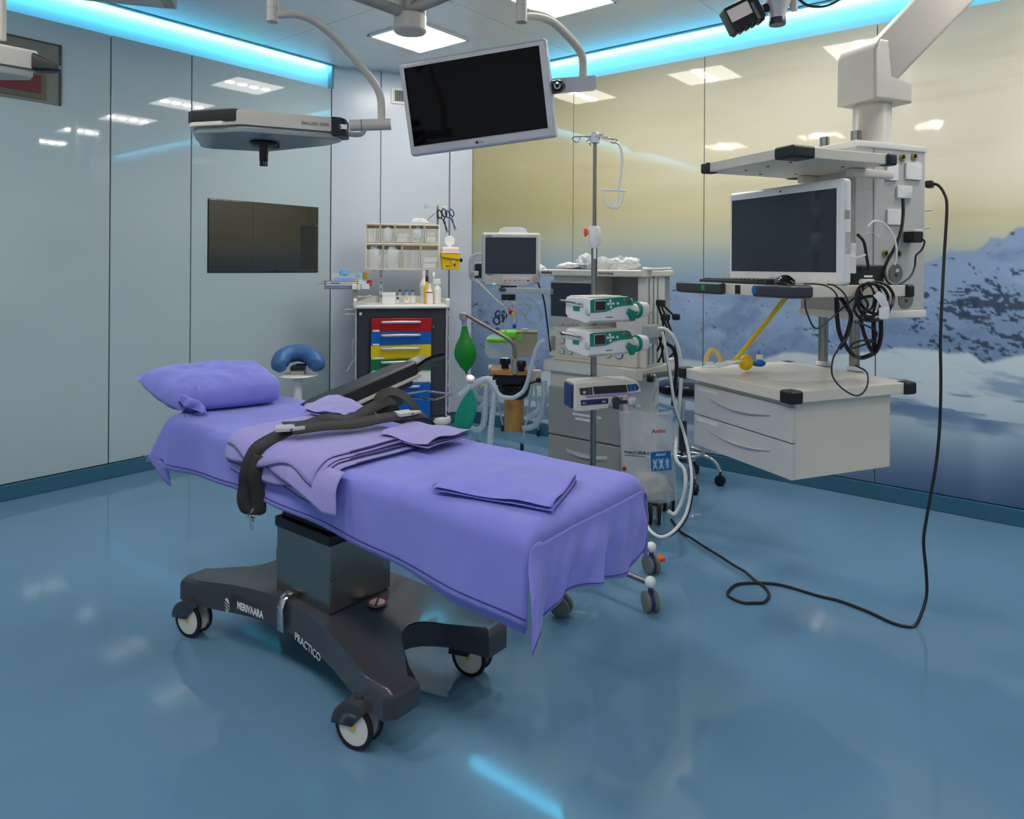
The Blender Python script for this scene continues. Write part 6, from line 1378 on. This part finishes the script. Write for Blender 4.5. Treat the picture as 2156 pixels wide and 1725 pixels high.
m = M(); m.prism(pr_([(-1.352, 2.945), (-1.325, 2.918), (-1.135, 2.874), (-1.115, 2.90), (-1.20, 3.02), (-1.40, 3.12)]), .030, .081, bev=.006, seg=2); m.obj('end_cap', m_black, lampt)
m = M(); m.prism(pr_([(-1.350, 2.947), (-1.325, 2.921), (-1.19, 2.888), (-1.17, 2.90), (-1.24, 3.0), (-1.40, 3.10)]), .014, .032, bev=.004, seg=2); m.obj('cream_insert', m_cream, lampt)
m = M(); m.prism(pr_([(-.775, 3.018), (-.735, 3.040), (-.725, 3.07), (-.73, 3.15), (-.79, 3.16)]), .0, .080, bev=.006, seg=2); m.obj('joint_clip', m_black, lampt)
hd = fl.to(P(552, 296, d=3.12)); hd.z = -.012; hb_z = P(553, 362, d=3.12).z - 1.955
m = M(); m.lathe([(0, -.022), (.05, -.022), (.062, -.012), (.058, .0), (0, .0)], hd, n=28); m.box(hd + V((.045, .02, -.014)), (.05, .04, .02), .006); m.obj('handle_base', m_black, lampt)
m = M(); m.lathe([(0, hb_z + .012), (.018, hb_z + .012), (.0165, hb_z + .03), (.0185, hb_z + .033), (.0185, hb_z + .05), (.021, -.04), (.03, -.01), (0, -.01)], (hd.x, hd.y, 0), n=24); m.obj('sterile_handle', m_blackg, lampt)
A0, B0 = fl.to(cam(-1.106, 2.878, 1.955)), fl.to(cam(-.76, 3.03, 1.955)); dd = (B0 - A0).normalized(); nn = V((dd.y, -dd.x, 0))
t0 = fl.to(P(631, 266, d=2.965)); t0 = A0 + dd * (t0 - A0).dot(dd)
text('Slim LED 5000', .019, lampt, V((t0.x, t0.y, .036)) + nn * .0008, dd, (0, 0, 1), m_txtd)
m = M(); m.box((0, 0, 0), (.05, .001, .02)); o_ = m.obj('lamp_badge', m_plw, lampt, loc=V((t0.x, t0.y, .040)) + dd * .165 + nn * .001, rz=math.atan2(dd.y, dd.x))
m = M(); m.prism([(-.016, -.006), (.004, -.006), (-.008, .008)], 0, .0008, Tm=Matrix(((1, 0, 0, 0), (0, 0, -1, -.0006), (0, 1, 0, 0), (0, 0, 0, 1)))); m.obj('badge_mark', m_navy, o_)
for px, py in ((622, 303),): M().sph(fl.to(P(px, py, d=3.25)) * 1.0, (.02, .02, .008), 12).obj('sensor', m_grey, lampt)
j0, j1 = fl.to(P(732, 269, d=3.07)), fl.to(P(819, 265, d=3.10))
m = M(); m.cyl(j0, j1, .025, n=24); m.obj('swivel_joint', m_arm, lampt); jm = j0.lerp(j1, .28); M().cyl(jm, jm + (j1 - j0) * .015, .0256, n=24, caps=False).obj('joint_ring', m_black, lampt)
M().tube([fl.to(P(716, 283, d=3.12)), fl.to(P(740, 288, d=3.16)), fl.to(P(758, 286, d=3.18)), fl.to(P(765, 274, d=3.18))], .011, n=10).obj('grip', m_arm, lampt)
M().tube([fl.to(P(x, y, d=d)) for x, y, d in ((799, 262, 3.09), (799, 240, 3.09), (797, 212, 3.08), (788, 187, 3.06), (768, 160, 3.03), (735, 122, 2.98), (700, 85, 2.92), (665, 56, 2.86), (640, 42, 2.82), (612, 35, 2.79), (582, 37, 2.76), (567, 39, 2.75))], .0165, n=16, sm=5).obj('spring_arm', m_arm, lampt)
p0 = fl.to(ls); M().cyl(p0, p0 + V((0, 0, .23)), .0225, n=22).obj('arm_pivot', m_arm, lampt); p1 = p0 + V((0, 0, .05)); M().cyl(p1, p1 + V((0, 0, .002)), .0230, n=22).obj('pivot_ring', m_midgrey, lampt)
ph = fl.to(V((hc.x, hc.y, ls.z + .225))); M().tube([p0 + V((0, 0, .225)), ph], .026, n=14, sm=1).obj('extension_arm', m_midgrey, lampt)

# hanging screen
mo_ = P(1001, 206, d=3.395); th, ro = R(-14.8), R(5.3)
xh = V((RT[0] * math.cos(th) + FW[0] * math.sin(th), RT[1] * math.cos(th) + FW[1] * math.sin(th), 0)); ax = xh * math.cos(ro) + V((0, 0, 1)) * math.sin(ro); az = V((0, 0, 1)) * math.cos(ro) - xh * math.sin(ro); ay = az.cross(ax); az = (az * math.cos(R(8)) - ay * math.sin(R(8))).normalized(); ay = az.cross(ax)
hm = thing('hanging_screen', 'large silver framed black screen hanging tilted from a ceiling arm', 'screen')
MW = Matrix(((ax.x, ay.x, az.x, mo_.x), (ax.y, ay.y, az.y, mo_.y), (ax.z, ay.z, az.z, mo_.z), (0, 0, 0, 1))); hm.matrix_world = MW; MI = MW.inverted()
mv = lambda p: MI @ V(p)
def onp(px, py):
    r = V(ray(px, py)); e = MI @ V((0, 0, EYE)); d = MI.to_3x3() @ r; t = -e.y / d.y; return e + d * t
c4 = [onp(*q) for q in ((836, 133), (1148, 80), (1165, 290), (857, 332))]
x0, x1 = (c4[0].x + c4[3].x) / 2, (c4[1].x + c4[2].x) / 2; z1, z0 = (c4[0].z + c4[1].z) / 2, (c4[2].z + c4[3].z) / 2
M().span((x0, 0, z0), (x1, .055, z1), .016, 4).obj('housing', m_silver, hm)
s4 = [onp(*q) for q in ((848, 145), (1132, 96), (1147, 272), (865, 309))]
M().span(((s4[0].x + s4[3].x) / 2, -.002, (s4[2].z + s4[3].z) / 2), ((s4[1].x + s4[2].x) / 2, .004, (s4[0].z + s4[1].z) / 2), .001, 1).obj('display', m_screen, hm)
M().span((x0 + .03, -.0008, z0 + .044), (x1 - .03, .0, z0 + .0455)).obj('bezel_line', m_midgrey, hm)
lx = (x0 + x1) / 2 - .02; M().cyl((lx, .0, z0 + .026), (lx, -.0012, z0 + .026), .008, n=18).obj('maker_disc', m_txtd, hm); text('LG', .016, hm, (lx + .012, -.0008, z0 + .020), (1, 0, 0), (0, 0, 1), m_txtd)
M().span((x0 + .10, .05, z0 + .1), (x1 - .10, .075, z1 - .1), .01).obj('rear_cover', m_grey, hm)
g = M(); a, b_ = mv(P(1158, 181, d=3.37)), mv(P(1246, 173, d=3.40)); g.tube([a, b_], 1, flat=(.064, .064), n0=(0, 0, 1), sm=1); g.obj('arm_joint', m_silver, hm); jm = a.lerp(b_, .27); g = M(); g.tube([jm, a.lerp(b_, .275)], 1, flat=(.0655, .0655), n0=(0, 0, 1), sm=1); g.obj('joint_gap', m_black, hm)
kc_ = mv(P(1170, 180, d=3.30)); M().lathe([(0, -.018), (.018, -.018), (.020, -.012), (.026, -.010), (.029, 0), (.026, .012), (.03, .014), (.028, .03), (0, .03)], kc_, (0, 1, 0), 24).obj('tilt_knob', m_blackg, hm)
M().lathe([(.010, -.002), (.016, -.001), (.016, .001), (.010, .002)], kc_ - V((0, .019, 0)), (0, 1, 0), 20, closed=True).obj('knob_ring', m_chrome, hm)
M().span((x1 - .02, .01, kc_.z - .03), (x1 + .03, .05, kc_.z + .03), .006).obj('side_bracket', m_dark, hm)
M().tube([mv(P(x, y, d=d)) for x, y, d in ((1222, 170, 3.40), (1222, 135, 3.39), (1219, 114, 3.37), (1208, 95, 3.33), (1185, 70, 3.24), (1160, 47, 3.14), (1140, 36, 3.07), (1120, 31, 3.0), (1104, 30, 2.94), (1091, 31, 2.9))], .0195, n=16, sm=5).obj('spring_arm', m_arm, hm)
p0 = mv(rs); p1 = mv(rs + V((0, 0, .24))); M().cyl(p0, p1, .0235, n=22).obj('arm_pivot', m_arm, hm); q0, q1 = mv(rs + V((0, 0, .066))), mv(rs + V((0, 0, .068))); M().cyl(q0, q1, .024, n=22).obj('pivot_ring', m_midgrey, hm)
M().tube([p1, mv(V((hc.x, hc.y, rs.z + .19)))], .026, n=14, sm=1).obj('extension_arm', m_midgrey, hm)

# second lamp at the left edge
f2 = Fr(cam(-1.45, 2.12, 1.955), 40); l2 = fthing('surgical_lamp', 'tip of a second surgical lamp reaching in at the left edge of the picture', 'surgical lamp', f2)
pr2 = lambda lst: [tuple(f2.to(cam(r, d, 1.955)))[:2] for r, d in lst]
m = M(); m.prism(pr2([(-1.432, 2.130), (-1.50, 2.066), (-1.75, 1.85), (-1.98, 1.86), (-2.15, 2.02), (-1.60, 2.165), (-1.46, 2.165)]), .028, .085, bev=.010, seg=3, topbev=True); m.obj('lamp_housing', m_arm, l2)
m = M(); m.prism(pr2([(-1.446, 2.130), (-1.50, 2.080), (-1.76, 1.87), (-1.96, 1.88), (-2.12, 2.02), (-1.61, 2.155), (-1.47, 2.157)]), .0, .030, bev=.008, seg=2); m.obj('lamp_glass', m_lampunder, l2)
m = M(); m.prism(pr2([(-1.385, 2.165), (-1.39, 2.145), (-1.442, 2.116), (-1.456, 2.15), (-1.43, 2.18), (-1.395, 2.182)]), .022, .078, bev=.010, seg=3)
tp = f2.to(cam(-1.385, 2.165, 1.955))
for v in m.b.verts:
    k = max(0, 1 - math.hypot(v.co.x - tp.x, v.co.y - tp.y) / .07)
    v.co.z = v.co.z + (.036 - v.co.z) * .75 * k
m.obj('nose_cap', m_black, l2)
m = M(); a = f2.to(P(-3, 98, d=2.1)); m.cyl(a, (a.x, a.y, CEIL - 1.955 - .001), .012, n=16); m.obj('arm_tube', m_arm, l2)

# box under the ceiling at the upper left
fbx = Fr(cam(-1.875, 3.831, 2.873), 16); cbx = fthing('ceiling_unit', 'grey box shaped unit fixed under the ceiling at the upper left', 'ceiling unit', fbx)
m = M(); m.prism([(-.75, 0), (-.012, 0), (0, .012), (0, .28), (-.75, .28)], 0, CEIL - 2.873 - .002, bev=.010, seg=2); m.obj('housing', m_midgrey, cbx); M().span((-.72, .02, -.006), (-.06, .26, .002), .003).obj('base_plate', m_grey, cbx)

# connector head hanging near the top right
tk = thing('cable_connector', 'black connector block with a white label beside a grey hanging tube at the top edge', 'connector', P(1630, 46, d=3.1)); tko = P(1630, 46, d=3.1)
K = lambda px, py, d=3.1: P(px, py, d=d) - tko
M().lathe([(0, 0), (.034, .0), (.036, .004), (.036, .022), (.034, .03)], n=26).obj('tube_end', m_dark, tk)
M().lathe([(.034, .026), (.036, .05), (.052, .09), (.06, .12), (.06, .30), (.04, .36), (.03, CEIL - tko.z)], n=28).obj('hanging_tube', m_silver, tk)
Ry = Matrix.Rotation(R(-51.51), 3, 'Z') @ Matrix.Rotation(R(-27), 3, 'Y')
c = K(1556, 26)
M().box(c, (.155, .08, .115), .008, rot=Ry).obj('connector_block', m_black, tk)
M().box(c + Ry @ V((-.022, -.042, .012)), (.10, .002, .056), .0006, rot=Ry).obj('white_label', m_rose, tk)
M().box(c + Ry @ V((.042, -.042, -.014)), (.014, .003, .075), .001, rot=Ry).obj('metal_clip', m_steel, tk)
for k in range(5): M().box(c + Ry @ V((-.06 + .03 * k, 0, -.060)), (.016, .07, .012), .003, rot=Ry).obj('pin_tooth', m_black, tk)
M().tube([K(1597, 12), K(1606, 10), K(1612, 8)], .02, n=12, sm=1).obj('link', m_black, tk)
M().tube([K(1672, -12), K(1690, 2), K(1712, 6), K(1735, 3), K(1762, -12), K(1800, -50)], .006, n=8).obj('loop_cable', m_cable, tk); M().box(K(1664, 4), (.03, .03, .05), .006).obj('side_stub', m_grey, tk)
finish_texts()
